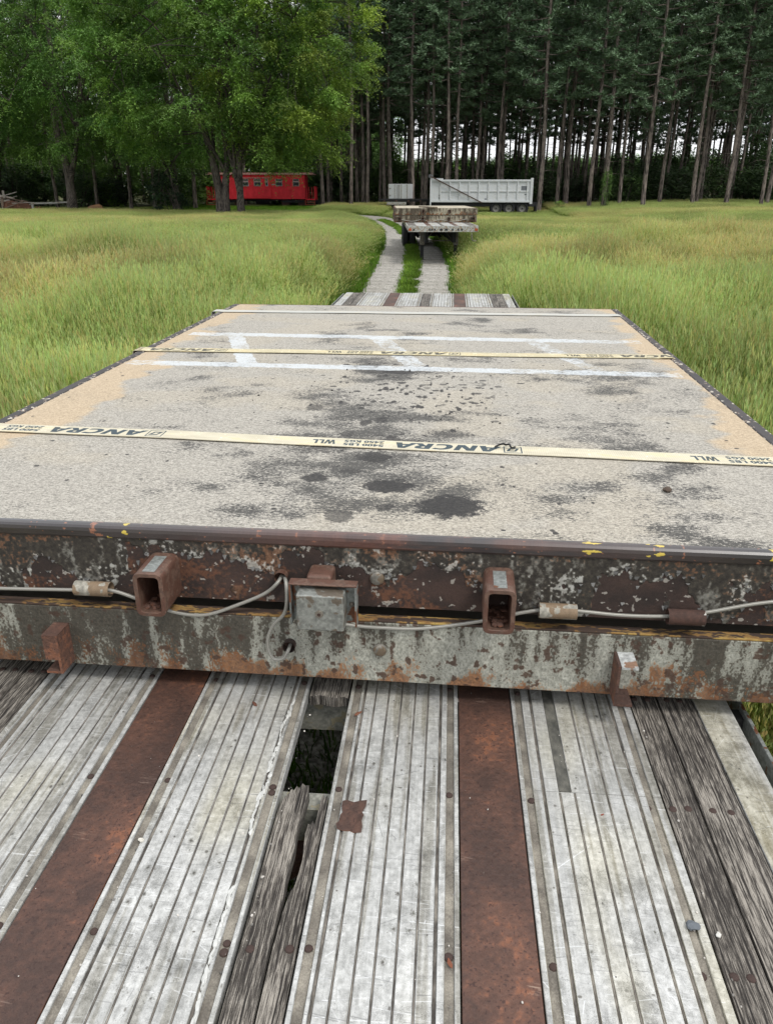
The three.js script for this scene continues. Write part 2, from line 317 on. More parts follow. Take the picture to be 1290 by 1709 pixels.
M.slab = std({ map: slabTex, bumpMap: slabBump, bumpScale: 0.0018, roughness: 0.93 });

// peeling paint on the two end beams; u runs over 3.2 m, v over the height of the beam
const upperPaint = (u, v) => { // >0: paint is still on
  const x = u * 3.2 - 1.6;
  const up = x < -0.62 ? 0.25 : x > 0.95 ? 0.34 : x > 0.55 ? 0.2 : 0;
  const fl = fbm(x * 10 + 20, v * 1.7 + 20, 5, 101) - 0.5, jag = fbm(x * 48, v * 4, 4, 102) - 0.5;
  return (v - 0.6) * 0.75 + fl * 1.5 + jag * 0.42 + up * 0.75;
};
const upperFaceTex = ctex(2048, 256, (u, v, i, j) => {
  const x = u * 3.2 - 1.6, h = hash2(i, j, 111), p = upperPaint(u, v), sp = fbm(x * 120, v * 22, 4, 112), big = fbm(x * 3.4 + 7, v * 1.4 + 7, 4, 113), st = fbm(x * 42, v * 2.5, 3, 114);
  let c; const jg = sp - 0.5;
  if (p > 0) {
    const pale = clamp(sst(big * 0.55 + sp * 0.45 + (st - 0.5) * 0.9 + (x < -0.6 ? 0.1 : x > 0.9 ? -0.02 : 0), 0.55, 0.82));
    c = mix3(mix3([34, 30, 26], [66, 61, 53], clamp(sp * 1.6 - 0.3)), mix3([82, 80, 73], [140, 140, 134], clamp(sp * 1.6 - 0.3)), pale * 0.75);
    const rs = sst(fbm(x * 5 + 44, v * 2 + 3, 4, 115) + (sp - 0.5) * 0.6, 0.56, 0.72); c = mix3(c, mix3([88, 54, 36], [136, 88, 58], sp), rs * 0.6);
    c = mix3(c, mix3([118, 116, 109], [170, 170, 165], clamp(sp * 2 - 0.5)), sst(0.26 - p + jg * 0.3, 0, 0.08) * sst(fbm(x * 15, v * 1.8, 4, 116) + jg * 0.4 - (x > 0.55 ? 0.1 : 0), 0.53, 0.61) * 0.85);
  } else {
    const g = fbm(x * 9, v * 3, 4, 117);
    c = mix3([38, 29, 26], [62, 46, 40], clamp(g * 1.8 - 0.4 + (sp - 0.5) * 0.5));
    const rs = sst(fbm(x * 4.2 + 4, v * 1.8 + 13, 4, 118) + (sp - 0.5) * 0.35, 0.57, 0.74); c = mix3(c, mix3([84, 52, 36], [128, 80, 52], sp), rs * 0.6);
    if (fbm(x * 60, v * 12, 3, 119) > 0.74) c = mix3(c, [170, 168, 160], 0.7);
  }
  const q = (h - 0.5) * 18; return [c[0] + q, c[1] + q, c[2] + q];
}, { clampEdge: true });
const upperFaceBump = tex(2048, 256, (u, v) => { const p = upperPaint(u, v), x = u * 3.2; return 60 + sst(p, -0.01, 0.03) * 130 + (fbm(x * 90, v * 16, 3, 112) - 0.5) * 70; }, { clampEdge: true });
M.upperFace = std({ map: upperFaceTex, bumpMap: upperFaceBump, bumpScale: 0.004, roughness: 0.88 });
const lowerFaceTex = ctex(2048, 256, (u, v, i, j) => {
  const x = u * 3.2 - 1.6, h = hash2(i, j, 121), sp = fbm(x * 240, v * 30, 4, 122), str = fbm(x * 34 + 3, v * 1.3, 5, 123), big = fbm(x * 3 + 1, v * 1.3, 4, 124);
  const clean = sst(x, -0.75, -0.2) * (1 - sst(x, 0.75, 1.35) * 0.75);
  let c = mix3([116, 116, 107], [174, 174, 163], clamp(sp * 1.7 - 0.35));
  const dirt = sst(str * 0.95 + big * 0.45 + (v - 0.5) * 0.16 + (sp - 0.5) * 0.7, 0.72 - (1 - clean) * 0.27, 0.94 - (1 - clean) * 0.26);
  c = mix3(c, mix3([40, 37, 31], [74, 68, 58], sp), dirt * 0.92);
  const rz = sst(fbm(x * 16 + 30, v * 2.2 + 8, 5, 125) + (0.33 - v) * 0.75 + (sp - 0.5) * 0.4, 0.6, 0.76);
  c = mix3(c, mix3([70, 45, 33], [132, 84, 48], clamp(sp * 1.3 - 0.1 + (clean - 0.6) * 0.3)), rz * 0.8);
  const sc = sst(fbm(x * 44, v * 8, 4, 126), 0.64, 0.72); c = mix3(c, [62, 44, 34], sc * 0.8);
  const q = (h - 0.5) * 16; return [c[0] + q, c[1] + q, c[2] + q];
}, { clampEdge: true });
M.lowerFace = std({ map: lowerFaceTex, bumpMap: tex(1024, 128, (u, v) => fbm(u * 300, v * 20, 4, 122) * 255, { clampEdge: true }), bumpScale: 0.0025, roughness: 0.78 });
// dark painted lip with yellow and rust chips, 3.2 m by 0.1 m
const lipTex = ctex(2048, 64, (u, v, i, j) => {
  const x = u * 3.2 - 1.6, h = hash2(i, j, 131), n = fbm(x * 5, v * 2, 4, 132), f = fbm(x * 60, v * 8, 4, 133);
  const red = Math.exp(-(((x - 0.2) / 0.5) ** 2));
  let c = mix3([34, 31, 33], [58, 52, 52], clamp(n * 1.4 - 0.2));
  c = mix3(c, mix3([72, 42, 34], [104, 64, 52], f), clamp(red * 0.85 * sst(n, 0.3, 0.55)));
  if (f > 0.75) c = [126, 82, 62];
  const ye = fbm(x * 18 + 8, v * 3, 4, 134); if (ye > 0.8 - (x > 0.42 && x < 0.95 ? 0.11 : 0) * sst(v, 0.3, 0.6) - (Math.abs(x + 0.62) < 0.05 ? 0.14 : 0)) c = [188, 166, 70];
  const q = (h - 0.5) * 12; return [c[0] + q, c[1] + q, c[2] + q];
}, { clampEdge: true });
M.lip = new THREE.MeshPhysicalMaterial({ map: lipTex, roughness: 0.42, clearcoat: 0.6, clearcoatRoughness: 0.22, side: THREE.DoubleSide });
M.ledge = std({ map: ctex(1024, 64, (u, v, i, j) => { const f = fbm(u * 180, v * 6, 4, 141), n = fbm(u * 22, v * 2, 4, 142); let c = mix3([112, 80, 46], [168, 144, 78], clamp(f * 1.6 - 0.3)); c = mix3(c, [58, 44, 36], sst(n + (f - 0.5) * 0.9 + (u < 0.42 ? 0.1 : 0), 0.46, 0.58)); return c; }, { clampEdge: true }), roughness: 0.9 });
// dark edging strip with flaked specks along the sides of the deck
M.edging = std({ map: ctex(128, 1024, (u, v, i, j) => { const f = fbm(u * 14, v * 220, 4, 151), n = fbm(u * 3, v * 26, 3, 152); let c = mix3([36, 34, 35], [64, 58, 56], n); if (f > 0.68) c = [176, 170, 158]; else if (f > 0.655) c = [120, 86, 62]; return c; }, { repeat: [4, 0.22] }), roughness: 0.6 });
// small rusty and chipped fittings, 0.5 m square tile
const chip = (base, under, lvl, s) => ctex(512, 512, (u, v, i, j) => { const a = tileN((p, q) => fbm(p * 14 + 9, q * 14 + 9, 5, s), u, v), f = tileN((p, q) => fbm(p * 60 + 9, q * 60 + 9, 3, s + 1), u, v), h = (hash2(i, j, s) - 0.5) * 16; let c = mix3(base, base.map((k) => k * 0.72), clamp(f * 1.6 - 0.3)); c = mix3(c, mix3(under, under.map((k) => k * 1.25), f), sst(a, lvl, lvl + 0.05)); return [c[0] + h, c[1] + h, c[2] + h]; }, { repeat: [2, 2] });
M.galv = std({ map: chip([150, 154, 150], [96, 62, 44], 0.62, 161), roughness: 0.5, metalness: 0.4 });
M.boxSteel = std({ map: chip([150, 152, 146], [92, 84, 74], 0.56, 165), roughness: 0.45, metalness: 0.4 });
M.sleeve = std({ map: chip([164, 160, 148], [104, 88, 70], 0.5, 171), roughness: 0.75 });
M.sleeveRust = std({ map: chip([74, 50, 41], [160, 158, 152], 0.6, 173), roughness: 0.85 });
M.whiteChip = std({ map: chip([186, 188, 186], [112, 88, 72], 0.6, 175), roughness: 0.7 });
M.black = std({ color: rgb(30, 30, 31), roughness: 0.75 });
M.rubber = std({ color: rgb(34, 34, 35), roughness: 0.9 });
M.cable = std({ map: ctex(64, 64, (u, v) => { const a = Math.sin((u * 8 + v * 4) * Math.PI * 2), b = Math.sin((u * 8 - v * 4) * Math.PI * 2); return mix3([96, 94, 88], [186, 184, 176], clamp(0.5 + 0.5 * a * b)); }, { repeat: [60, 1] }), roughness: 0.55, metalness: 0.35 });
M.bolt = std({ map: chip([72, 52, 45], [44, 34, 30], 0.48, 181), roughness: 0.85 });
M.zinc = std({ map: chip([136, 132, 123], [92, 80, 66], 0.55, 183), roughness: 0.6, metalness: 0.3 });
M.concreteSide = std({ color: rgb(120, 114, 104), roughness: 0.95 });

// ================================================================ the flatbed trailer one stands on
const DK = 1.45;
const trailer = thing('flatbed_trailer', 'flatbed trailer with ribbed aluminium planks, rusty steel strips and a hole in its deck', 'trailer', [0, 0, 0], 0.009);
const Z0 = -11.95, Z1 = 2.6;
function plankProfile(xa, xb, grooves, channels) {
  const cuts = [...grooves.map(([x, w]) => [x - w / 2, x + w / 2, 0.0065]), ...channels.map(([a, b]) => [a, b, 0.007])].sort((p, q) => p[0] - q[0]);
  const top = [[xa, DK - 0.034], [xa, DK - 0.0015], [xa + 0.0015, DK]];
  for (const [a, b, d] of cuts) top.push([a - 0.001, DK], [a, DK - 0.0012], [a + 0.0004, DK - d], [b - 0.0004, DK - d], [b, DK - 0.0012], [b + 0.001, DK]);
  top.push([xb - 0.0015, DK], [xb, DK - 0.0015], [xb, DK - 0.034]);
  return top;
}
const gr = (l) => l.map((x) => [x, 0.0048]);
const uvShift = (g, du, dv) => { const a = g.attributes.uv; for (let i = 0; i < a.count; i++) a.setXY(i, a.getX(i) + du, a.getY(i) + dv); return g; };
const cGr = [[0.112, 0.008], ...gr([0.146, 0.186, 0.226, 0.268, 0.308]), [0.347, 0.008]], cCh = [[0.077, 0.1], [0.366, 0.387]];
const dGr = [[0.62, 0.008], ...gr([0.661, 0.699, 0.739, 0.782, 0.822]), [0.859, 0.008]], dCh = [[0.573, 0.593], [0.881, 0.9]];
const neg = (l) => l.map(([x, w]) => [-x, w]), negC = (l) => l.map(([a, b]) => [-b, -a]);
part('aluminium_plank', uvShift(profile(plankProfile(0.067, 0.398, cGr, cCh), Z0, Z1), 0.13, 0.7), M.alu, trailer);
part('aluminium_plank', uvShift(profile(plankProfile(-0.398, -0.067, neg(cGr), negC(cCh)), Z0, Z1), 0.41, 0.1), M.alu, trailer);
part('aluminium_plank', uvShift(profile(plankProfile(-0.92, -0.561, neg(dGr), negC(dCh)), Z0, Z1), 0.77, 1.3), M.alu, trailer);
{
  const gone = plankProfile(0.561, 0.92, dGr.filter(([x]) => x !== 0.661 && x !== 0.699), [...dCh, [0.659, 0.692]]);
  part('aluminium_plank', [uvShift(profile(plankProfile(0.561, 0.92, dGr, dCh), -1.588, Z1), 0.29, 1.71), uvShift(profile(gone, -2.4, -1.5895), 0.29, 1.71), uvShift(profile(plankProfile(0.561, 0.92, dGr, dCh), Z0, -2.4015), 0.29, 1.71)], M.alu, trailer, 'ribbed aluminium plank with one rib torn out near the scale');
  part('sealant_strip', bx(0.6605, 0.6905, DK - 0.0068, DK - 0.0045, -2.35, -1.595), std({ map: ctex(64, 512, (u, v, i, j) => { const n = fbm(u * 6, v * 40, 4, 191), h = hash2(i, j, 191); return mix3([56, 56, 52], [104, 102, 94], clamp(n * 1.4 - 0.2 + (h - 0.5) * 0.3)); }, { repeat: [10, 1] }), roughness: 0.9 }), trailer, 'grey sealant in the slot of the torn-out rib');
}
// grime packed into the grooves between the ribs
M.grime = std({ map: ctex(64, 512, (u, v, i, j) => { const n = fbm(u * 4, v * 60, 4, 195), h = hash2(i, j, 195); return mix3([58, 54, 50], [132, 126, 117], clamp(n * 1.7 - 0.4 + (h - 0.5) * 0.4)); }, { repeat: [20, 0.5] }), roughness: 0.95 });
for (const l of [cGr, neg(cGr), dGr, neg(dGr)]) for (const [x, w] of l) { if (x === 0.661 || x === 0.699) { part('groove_grime', bx(x - w / 2 + 0.0007, x + w / 2 - 0.0007, DK - 0.0075, DK - 0.0014, -1.586, Z1 - 0.01), M.grime, trailer); continue; } part('groove_grime', uvShift(bx(x - w / 2 + 0.0007, x + w / 2 - 0.0007, DK - 0.0075, DK - (w > 0.006 ? 0.0042 : 0.0013), Z0 + 0.01, Z1 - 0.01), x * 3, x * 7), M.grime, trailer); }
// dirty floors of the bolt channels
for (const [a, b] of [...cCh, ...dCh, ...negC(cCh), ...negC(dCh)]) part('bolt_channel', uvShift(bx(a + 0.0005, b - 0.0005, DK - 0.0085, DK - 0.0062, Z0 + 0.01, Z1 - 0.01), a * 7.3, a * 3.1), M.channel, trailer);
for (const s of [-1, 1]) part('steel_strip', uvShift(bx(s < 0 ? -0.5575 : 0.4015, s < 0 ? -0.4015 : 0.5575, DK - 0.03, DK - 0.001, Z0 + 0.005, Z1, 0.002), s * 0.3, s * 0.21), M.rust, trailer, 'flat rusty steel strip');
// boards
const plank = (pts, du, dv, dy = 0) => uvShift(plate(pts, DK - 0.038 + dy, DK - 0.003 + dy), du, dv);
const wobble = (x, za, zb, s, amp) => { const o = [], n = 40; for (let i = 0; i <= n; i++) { const z = mix(za, zb, i / n); o.push([x + (fbm(z * 3, s, 3, s) - 0.5) * amp, z]); } return o; };
const board = (xa, xb, s, dv, dy = 0) => part('wood_board', plank([...wobble(xa, Z1, Z0, s, 0.004), ...wobble(xb, Z0, Z1, s + 3, 0.004)], s * 0.17, dv, dy), M.wood, trailer);
board(0.926, 1.0075, 1, 0.3); board(1.0125, 1.1145, 2, 0.9, 0.001); board(-1.008, -0.926, 3, 1.5, -0.003); board(-1.1145, -1.015, 4, 0.2);
part('wood_board', plank([[-0.06, -1.955], [-0.03, -1.962], [0.02, -1.95], [0.045, -1.96], [0.06, -1.952], [0.06, Z0], [-0.06, Z0]], 0.05, 0.4, -0.006), M.wood, trailer, 'cut end of the middle board beyond the hole');
part('wood_board', plank([[-0.06, Z1], [-0.06, -1.48], [-0.057, -1.515], [-0.05, -1.53], [-0.044, -1.54], [-0.04, -1.556], [-0.033, -1.55], [-0.028, -1.566], [-0.02, -1.56], [-0.014, -1.578], [-0.006, -1.57], [0.003, -1.572], [0.007, -1.55], [0.004, -1.47], [0.0, -1.43], [0.005, -1.36], [0.002, -1.28], [0.006, -1.22], [0.003, -1.1], [0.006, -0.8], [0.004, Z1]], 0.21, 0.8, -0.008), M.wood, trailer, 'splintered grey board broken off at the hole');
part('wood_board', plank([[0.061, Z1], [0.061, -1.5], [0.058, -1.543], [0.052, -1.53], [0.047, -1.548], [0.043, -1.53], [0.041, -1.44], [0.034, -1.452], [0.03, -1.438], [0.024, -1.442], [0.022, -1.41], [0.03, -1.33], [0.026, -1.26], [0.018, -1.235], [0.012, -1.18], [0.009, -1.1], [0.01, -0.8], [0.008, Z1]], 0.36, 0.3, -0.01), M.wood, trailer, 'splintered narrow board piece beside the hole');
// side rails with rub rail and stake spacers
for (const s of [-1, 1]) {
  const f = (a, b) => (s > 0 ? [a, b] : [-b, -a]);
  const [a, b] = f(1.119, 1.221);
  const rail = part('side_rail', [uvShift(bx(a, b, DK - 0.02, DK, Z0, Z1, 0.004), 0.6 * s, 0.2), bx(...f(1.205, 1.219), DK - 0.2, DK - 0.0215, Z0, Z1)], M.alu, trailer);
  part('rub_rail', bx(...f(1.262, 1.274), DK - 0.1, DK - 0.012, Z0, Z1, 0.003), M.galv, rail);
  for (let k = 0; k < 24; k++) part('rail_spacer', bx(...f(1.2215, 1.2615), DK - 0.085, DK - 0.03, Z1 - 0.35 - k * 0.61, Z1 - 0.3 - k * 0.61), M.black, rail);
}
// frame below
M.crossAlu = std({ map: chip([158, 158, 148], [128, 122, 102], 0.5, 187), roughness: 0.6, metalness: 0.2 });
for (let k = -8; k < 24; k++) {
  const z = -1.098 - k * 0.457; if (z < Z0 + 0.1 || z > Z1 - 0.1) continue;
  part('crossmember', [bx(-1.2, 1.2, DK - 0.054, DK - 0.049, z - 0.03, z + 0.03), bx(-1.2, 1.2, DK - 0.152, DK - 0.0545, z + 0.024, z + 0.03), bx(-1.2, 1.2, DK - 0.158, DK - 0.1525, z - 0.03, z + 0.03)], k > 2 ? M.zinc : M.crossAlu, trailer);
}
for (const s of [-1, 1]) part('main_beam', [bx(s * 0.5 - 0.07, s * 0.5 + 0.07, 1.25, 1.288, Z0 + 0.4, Z1 - 0.2), bx(s * 0.5 - 0.008, s * 0.5 + 0.008, 0.88, 1.2495, Z0 + 0.4, Z1 - 0.2), bx(s * 0.5 - 0.07, s * 0.5 + 0.07, 0.84, 0.8795, Z0 + 0.4, Z1 - 0.2)], M.rustRough, trailer);
for (const s of [-1, 1]) part('landing_leg', [bx(s * 0.62 - 0.06, s * 0.62 + 0.06, 0.35, 1.28, -9.5, -9.38), bx(s * 0.62 - 0.045, s * 0.62 + 0.045, 0.14, 0.3495, -9.485, -9.395), bx(s * 0.62 - 0.13, s * 0.62 + 0.13, 0.115, 0.1395, -9.57, -9.31)], M.black, trailer);
function wheelParts(parent, x, y, z, r, w, name = 'wheel', hubMat = M.zinc) {
  const pr = [[r * 0.56, -w / 2], [r * 0.8, -w / 2], [r * 0.95, -w * 0.42], [r, -w * 0.3], [r, w * 0.3], [r * 0.95, w * 0.42], [r * 0.8, w / 2], [r * 0.56, w / 2], [r * 0.56, -w / 2]].map((p) => new THREE.Vector2(p[0], p[1]));
  const g = new THREE.LatheGeometry(pr, 28); g.rotateZ(Math.PI / 2); g.translate(x, y, z);
  const t = part(name, g.toNonIndexed(), M.rubber, parent);
  const rim = new THREE.LatheGeometry([[0.001, -0.02], [r * 0.2, -0.02], [r * 0.22, -0.06], [r * 0.42, -0.02], [r * 0.5, w * 0.3], [r * 0.555, w * 0.42], [r * 0.555, -w * 0.42], [r * 0.5, -w * 0.3]].map((p) => new THREE.Vector2(p[0], p[1])), 24); rim.rotateZ(Math.PI / 2); rim.translate(x, y, z);
  part('rim', rim.toNonIndexed(), hubMat, t);
  return t;
}
for (const s of [-1, 1]) for (const z of [0.2, 1.45]) for (const o of [0.74, 1.06]) wheelParts(trailer, s * o, 0.5 + ground(0, z) + 0.0, z, 0.5, 0.26);
for (const z of [0.2, 1.45]) part('axle', cyl(0.06, 0.06, 2.2, 12, [0, 0.5 + ground(0, z), z], 'x'), M.rustRough, trailer);
for (const s of [-1, 1]) part('spring_hanger', bx(s * 0.5 - 0.05, s * 0.5 + 0.05, 0.45, 0.8395, 0.1, 1.55), M.rustRough, trailer);
// bolts
const boltGeo = (() => { const g = new THREE.LatheGeometry([[0.0001, 0.0058], [0.004, 0.0056], [0.0085, 0.0042], [0.0098, 0.0018], [0.01, 0]].map((p) => new THREE.Vector2(p[0], p[1])), 10); return g; })();
{
  const r = rng(8);
  for (let k = -2; k < 3; k++) {
    const z = -1.098 - k * 0.457;
    for (const x of [-0.89, -0.584, -0.374, -0.087, 0.086, 0.373, 0.586, 0.881]) { const b = part('bolt', boltGeo, M.bolt, trailer); b.position.set(x + (r() - 0.5) * 0.004, DK - 0.006, z + (r() - 0.5) * 0.008); b.rotation.set((r() - 0.5) * 0.3, r() * 6, (r() - 0.5) * 0.3); b.scale.setScalar(0.8 + r() * 0.25); }
    if (k < 2) { const b = part('bolt', boltGeo, M.bolt, trailer); b.position.set(-0.087, DK - 0.006, z + 0.024); }
    for (const x of [0.941, 0.979, 1.041, 1.08, -0.945, -0.985, -1.045, -1.085]) { const b = part('screw', boltGeo, M.bolt, trailer); b.position.set(x + (r() - 0.5) * 0.008, DK - 0.0045, z + (r() - 0.5) * 0.008); b.rotation.set((r() - 0.5) * 0.3, r() * 6, (r() - 0.5) * 0.3); }
  }
  for (const [x, z] of [[-0.037, -1.091], [0.045, -1.098]]) { const b = part('screw', boltGeo, M.bolt, trailer); b.position.set(x, DK - 0.013, z); }
}
// bent rib and weld lumps along one plank
{
  const r = rng(12), L = [];
  for (let z = -1.95; z < -0.75; z += 0.011 + r() * 0.016) { if (vn(z * 7, 3, 5) < 0.45) continue; const l = 0.008 + r() * 0.016, w = 0.002 + r() * 0.0042, g = new THREE.IcosahedronGeometry(1, 1), p = g.attributes.position; for (let i = 0; i < p.count; i++) { const k = 0.6 + 0.8 * vn(p.getX(i) * 2 + z * 50, p.getZ(i) * 2 + p.getY(i) * 2, 7); p.setXYZ(i, p.getX(i) * w * k, p.getY(i) * 0.0042 * k, p.getZ(i) * l * k); } g.computeVertexNormals(); g.rotateY((r() - 0.5) * 0.5); g.translate(-0.1085 + (vn(z * 14, 1, 6) - 0.5) * 0.014, DK + 0.0005, z); L.push(boxUV(g)); }
  part('bent_rib', L, std({ color: rgb(190, 190, 186), roughness: 0.6, metalness: 0.2 }), trailer, 'torn white edge of a bent rib');
}

// ================================================================ the two scale decks lying on the trailer
function faceUV(g, y0, y1) { const p = g.attributes.position, a = g.attributes.uv; for (let i = 0; i < p.count; i++) a.setXY(i, (p.getX(i) + 1.6) / 3.2, (p.getY(i) - y0) / (y1 - y0)); return g; }
function scaleDeck(name, label, dy, zf) { // common body; y0 bottom, y1 top
  return thing(name, label, 'scale deck', [0, 0, 0], 0);
}
const upper = thing('truck_scale_deck', 'stained concrete scale deck with white painted lines and straps across it', 'scale deck', [0.0216, 1.757, -4.3], -0.009);
{
  const ox = (g) => g.translate(0, -1.757, 4.3);
  const top = bx(-1.56, 1.56, 1.80, 1.985, -6.62, -2.0035);
  { const p = top.attributes.position, a = top.attributes.uv; for (let i = 0; i < p.count; i++) a.setXY(i, (p.getX(i) + 1.56) / 3.12, 1 - (-2.0 - p.getZ(i)) / 4.62); }
  part('concrete_top', ox(top), M.slab, upper);
  // end beam: web, lip
  part('end_beam', ox(faceUV(bx(-1.6, 1.6, 1.757, 1.951, -1.992, -1.98), 1.757, 1.951)), M.upperFace, upper, 'rusty end beam with peeling grey paint');
  const lp = []; for (const [z, y] of [[-2.003, 1.945], [-2.003, 1.9866], [-1.992, 1.9868], [-1.982, 1.984], [-1.9765, 1.978], [-1.9745, 1.968], [-1.975, 1.952], [-1.9785, 1.9465], [-1.985, 1.945]]) lp.push([-z, y]);
  const lg = new THREE.ExtrudeGeometry(new THREE.Shape(lp.map((p) => new THREE.Vector2(p[0], p[1]))), { depth: 3.21, bevelEnabled: false, curveSegments: 4 });
  lg.rotateY(Math.PI / 2); lg.translate(-1.605, 0, 0);
  const lgu = boxUV(lg); { const p = lgu.attributes.position, a = lgu.attributes.uv; for (let i = 0; i < p.count; i++) a.setXY(i, (p.getX(i) + 1.6) / 3.2, (p.getY(i) - 1.945 + (p.getZ(i) + 2.003)) / 0.075); }
  part('edge_lip', ox(lgu), M.lip, upper, 'dark painted steel lip with yellow chips');
  for (const s of [-1, 1]) {
    part('side_edging', ox(bx(s > 0 ? 1.5615 : -1.612, s > 0 ? 1.612 : -1.5615, 1.757, 1.9885, -6.62, -2.004, 0.008)), M.edging, upper);
  }
  part('end_beam', ox(bx(-1.6, 1.6, 1.757, 1.985, -6.64, -6.6215)), M.rustRough, upper);
  part('cross_rib', ox(bx(-1.5, 1.5, 1.757, 1.7985, -4.4, -4.2)), M.rustRough, upper); part('cross_rib', ox(bx(-1.5, 1.5, 1.757, 1.7985, -2.7, -2.5)), M.rustRough, upper);
  // rectangular tube sockets
  const rr = (w, h, r) => { const s = new THREE.Shape(); s.moveTo(-w + r, -h); s.lineTo(w - r, -h); s.quadraticCurveTo(w, -h, w, -h + r); s.lineTo(w, h - r); s.quadraticCurveTo(w, h, w - r, h); s.lineTo(-w + r, h); s.quadraticCurveTo(-w, h, -w, h - r); s.lineTo(-w, -h + r); s.quadraticCurveTo(-w, -h, -w + r, -h); return s; };
  const worn = std({ map: chip([112, 86, 73], [78, 54, 44], 0.5, 201), bumpMap: rustBump, bumpScale: 0.0008, roughness: 0.6, metalness: 0.2 });
  for (const [cx, lab] of [[-0.503, 'rusty rectangular tube socket beside the pale chipped cable sleeve'], [0.481, 'rusty rectangular tube socket between lock box and cable sleeve']]) {
    const s = rr(0.042, 0.0675, 0.022); s.holes.push(rr(0.032, 0.0575, 0.014));
    const g = new THREE.ExtrudeGeometry(s, { depth: 0.136, bevelEnabled: true, bevelSize: 0.0012, bevelThickness: 0.0012, bevelSegments: 1, curveSegments: 6 }); g.translate(cx, 1.8365, -1.9788);
    const t = part('tube_socket', ox(boxUV(g)), worn, upper, lab);
    part('worn_patch', ox(boxUV(new THREE.BoxGeometry(0.036, 0.0006, 0.1).translate(cx, 1.9058, -1.905))), M.galv, t, 'bare steel patch worn on top of the tube');
        const rb = rng(cx > 0 ? 3 : 4), L = []; for (let i = 0; i < 26; i++) { const q = new THREE.IcosahedronGeometry(0.003 + rb() * 0.007, 0); q.scale(1.3, 0.7, 1.3); q.translate(cx + (rb() - 0.5) * 0.045, 1.7815 + rb() * 0.006, -1.95 + rb() * 0.09); L.push(boxUV(q)); }
    part('rust_crumbs', ox(join(L)), M.rustRough, t, 'rust crumbs lying inside the tube');
  }
  // lock box on a stub
  part('mounting_stub', ox(bx(-0.062, 0.012, 1.815, 1.893, -1.979, -1.9, 0.012)), worn, upper);
  const brk = part('box_bracket', ox(join([bx(-0.105, 0.086, 1.752, 1.878, -1.899, -1.893), bx(-0.105, -0.1, 1.752, 1.8785, -1.8925, -1.865), bx(0.081, 0.086, 1.752, 1.8785, -1.8925, -1.865)])), M.galv, upper, 'grey steel bracket with folded sides');
  part('bracket_cap', ox(bx(-0.106, 0.087, 1.879, 1.884, -1.9, -1.864, 0.002)), worn, brk, 'rusty cap plate on the bracket');
  const lb = part('lock_box', ox(bx(-0.078, 0.055, 1.757, 1.868, -1.8925, -1.828, 0.005)), M.boxSteel, upper, 'small scratched steel lock box');
  part('lock_ring', ox(join([cyl(0.012, 0.011, 0.005, 20, [-0.0135, 1.812, -1.8262], 'z')])), M.zinc, lb); part('key_hole', ox(cyl(0.005, 0.005, 0.002, 6, [-0.0135, 1.812, -1.8232], 'z')), M.rustRough, lb);
  for (const x of [-0.089, 0.0685]) { const g = new THREE.SphereGeometry(0.0075, 10, 6, 0, 6.3, 0, 1.57); g.rotateX(Math.PI / 2); g.translate(x, 1.812, -1.8928); part('rivet', ox(g.toNonIndexed()), M.zinc, brk); }
  // conduit mouth and bolt
  const ring = (x, y, z0, z1, ro, ri) => { const s = new THREE.Shape(); s.absarc(0, 0, ro, 0, 6.2832, false); const h = new THREE.Path(); h.absarc(0, 0, ri, 0, 6.2832, true); s.holes.push(h); const g = new THREE.ExtrudeGeometry(s, { depth: z1 - z0, bevelEnabled: false, curveSegments: 16 }); g.translate(x, y, z0); return boxUV(g); };
  const cm = part('conduit_mouth', ox(ring(-0.15, 1.85, -1.9795, -1.955, 0.0235, 0.0185)), worn, upper); part('conduit_back', ox(cyl(0.018, 0.018, 0.002, 14, [-0.15, 1.85, -1.9785], 'z')), M.rustRough, cm);
  const bh = (x, y, z) => { const g = new THREE.LatheGeometry([[0.0001, 0.012], [0.012, 0.0115], [0.0195, 0.0085], [0.0215, 0.004], [0.0215, 0]].map((p) => new THREE.Vector2(p[0], p[1])), 18); g.rotateX(Math.PI / 2); g.translate(x, y, z); return boxUV(g); };
  part('bolt_head', ox(bh(0.132, 1.853, -1.9795)), M.zinc, upper);
  // cable sleeves welded to the beam
  for (const [x0, x1, m] of [[-0.782, -0.672, M.sleeve], [0.6, 0.706, M.sleeve], [0.957, 1.058, M.sleeveRust]]) {
    const s = new THREE.Shape(); s.absarc(0, 0, 0.0265, 0, 6.2832, false); const h = new THREE.Path(); h.absarc(0, 0, 0.0225, 0, 6.2832, true); s.holes.push(h);
    const g = new THREE.ExtrudeGeometry(s, { depth: x1 - x0, bevelEnabled: false, curveSegments: 14 }); g.rotateY(Math.PI / 2); g.translate(x0, 1.787, -1.953); part('cable_sleeve', ox(boxUV(g)), m, upper);
  }
  // paint flakes that stand off the beam
  const fr = rng(60), F = new Tris();
  for (let i = 0; i < 2600 && F.p.length < 9 * 340; i++) {
    const x = -1.5 + fr() * 2.9, v = fr() * 0.9; const p = upperPaint((x + 1.6) / 3.2, v); if (p < -0.005 || p > 0.06) continue;
    const y = 1.757 + v * 0.194, w = 0.003 + fr() * 0.005, hh = 0.003 + fr() * 0.007, o = 0.001 + fr() * 0.003, k = 0.04 + fr() * 0.12, z = -1.9795;
    const a = [x - w, y + hh * 0.5, z + 0.0004], b = [x + w, y + hh * (0.3 + fr() * 0.4), z + 0.0004], c = [x + w * (0.6 - fr()), y - hh * (0.4 + fr()), z + o], d = [x - w * (0.3 + fr() * 0.7), y - hh * fr() * 0.8, z + o * 0.7];
    F.quad(a, b, c, d, [k, k * 0.98, k * 0.94]);
  }
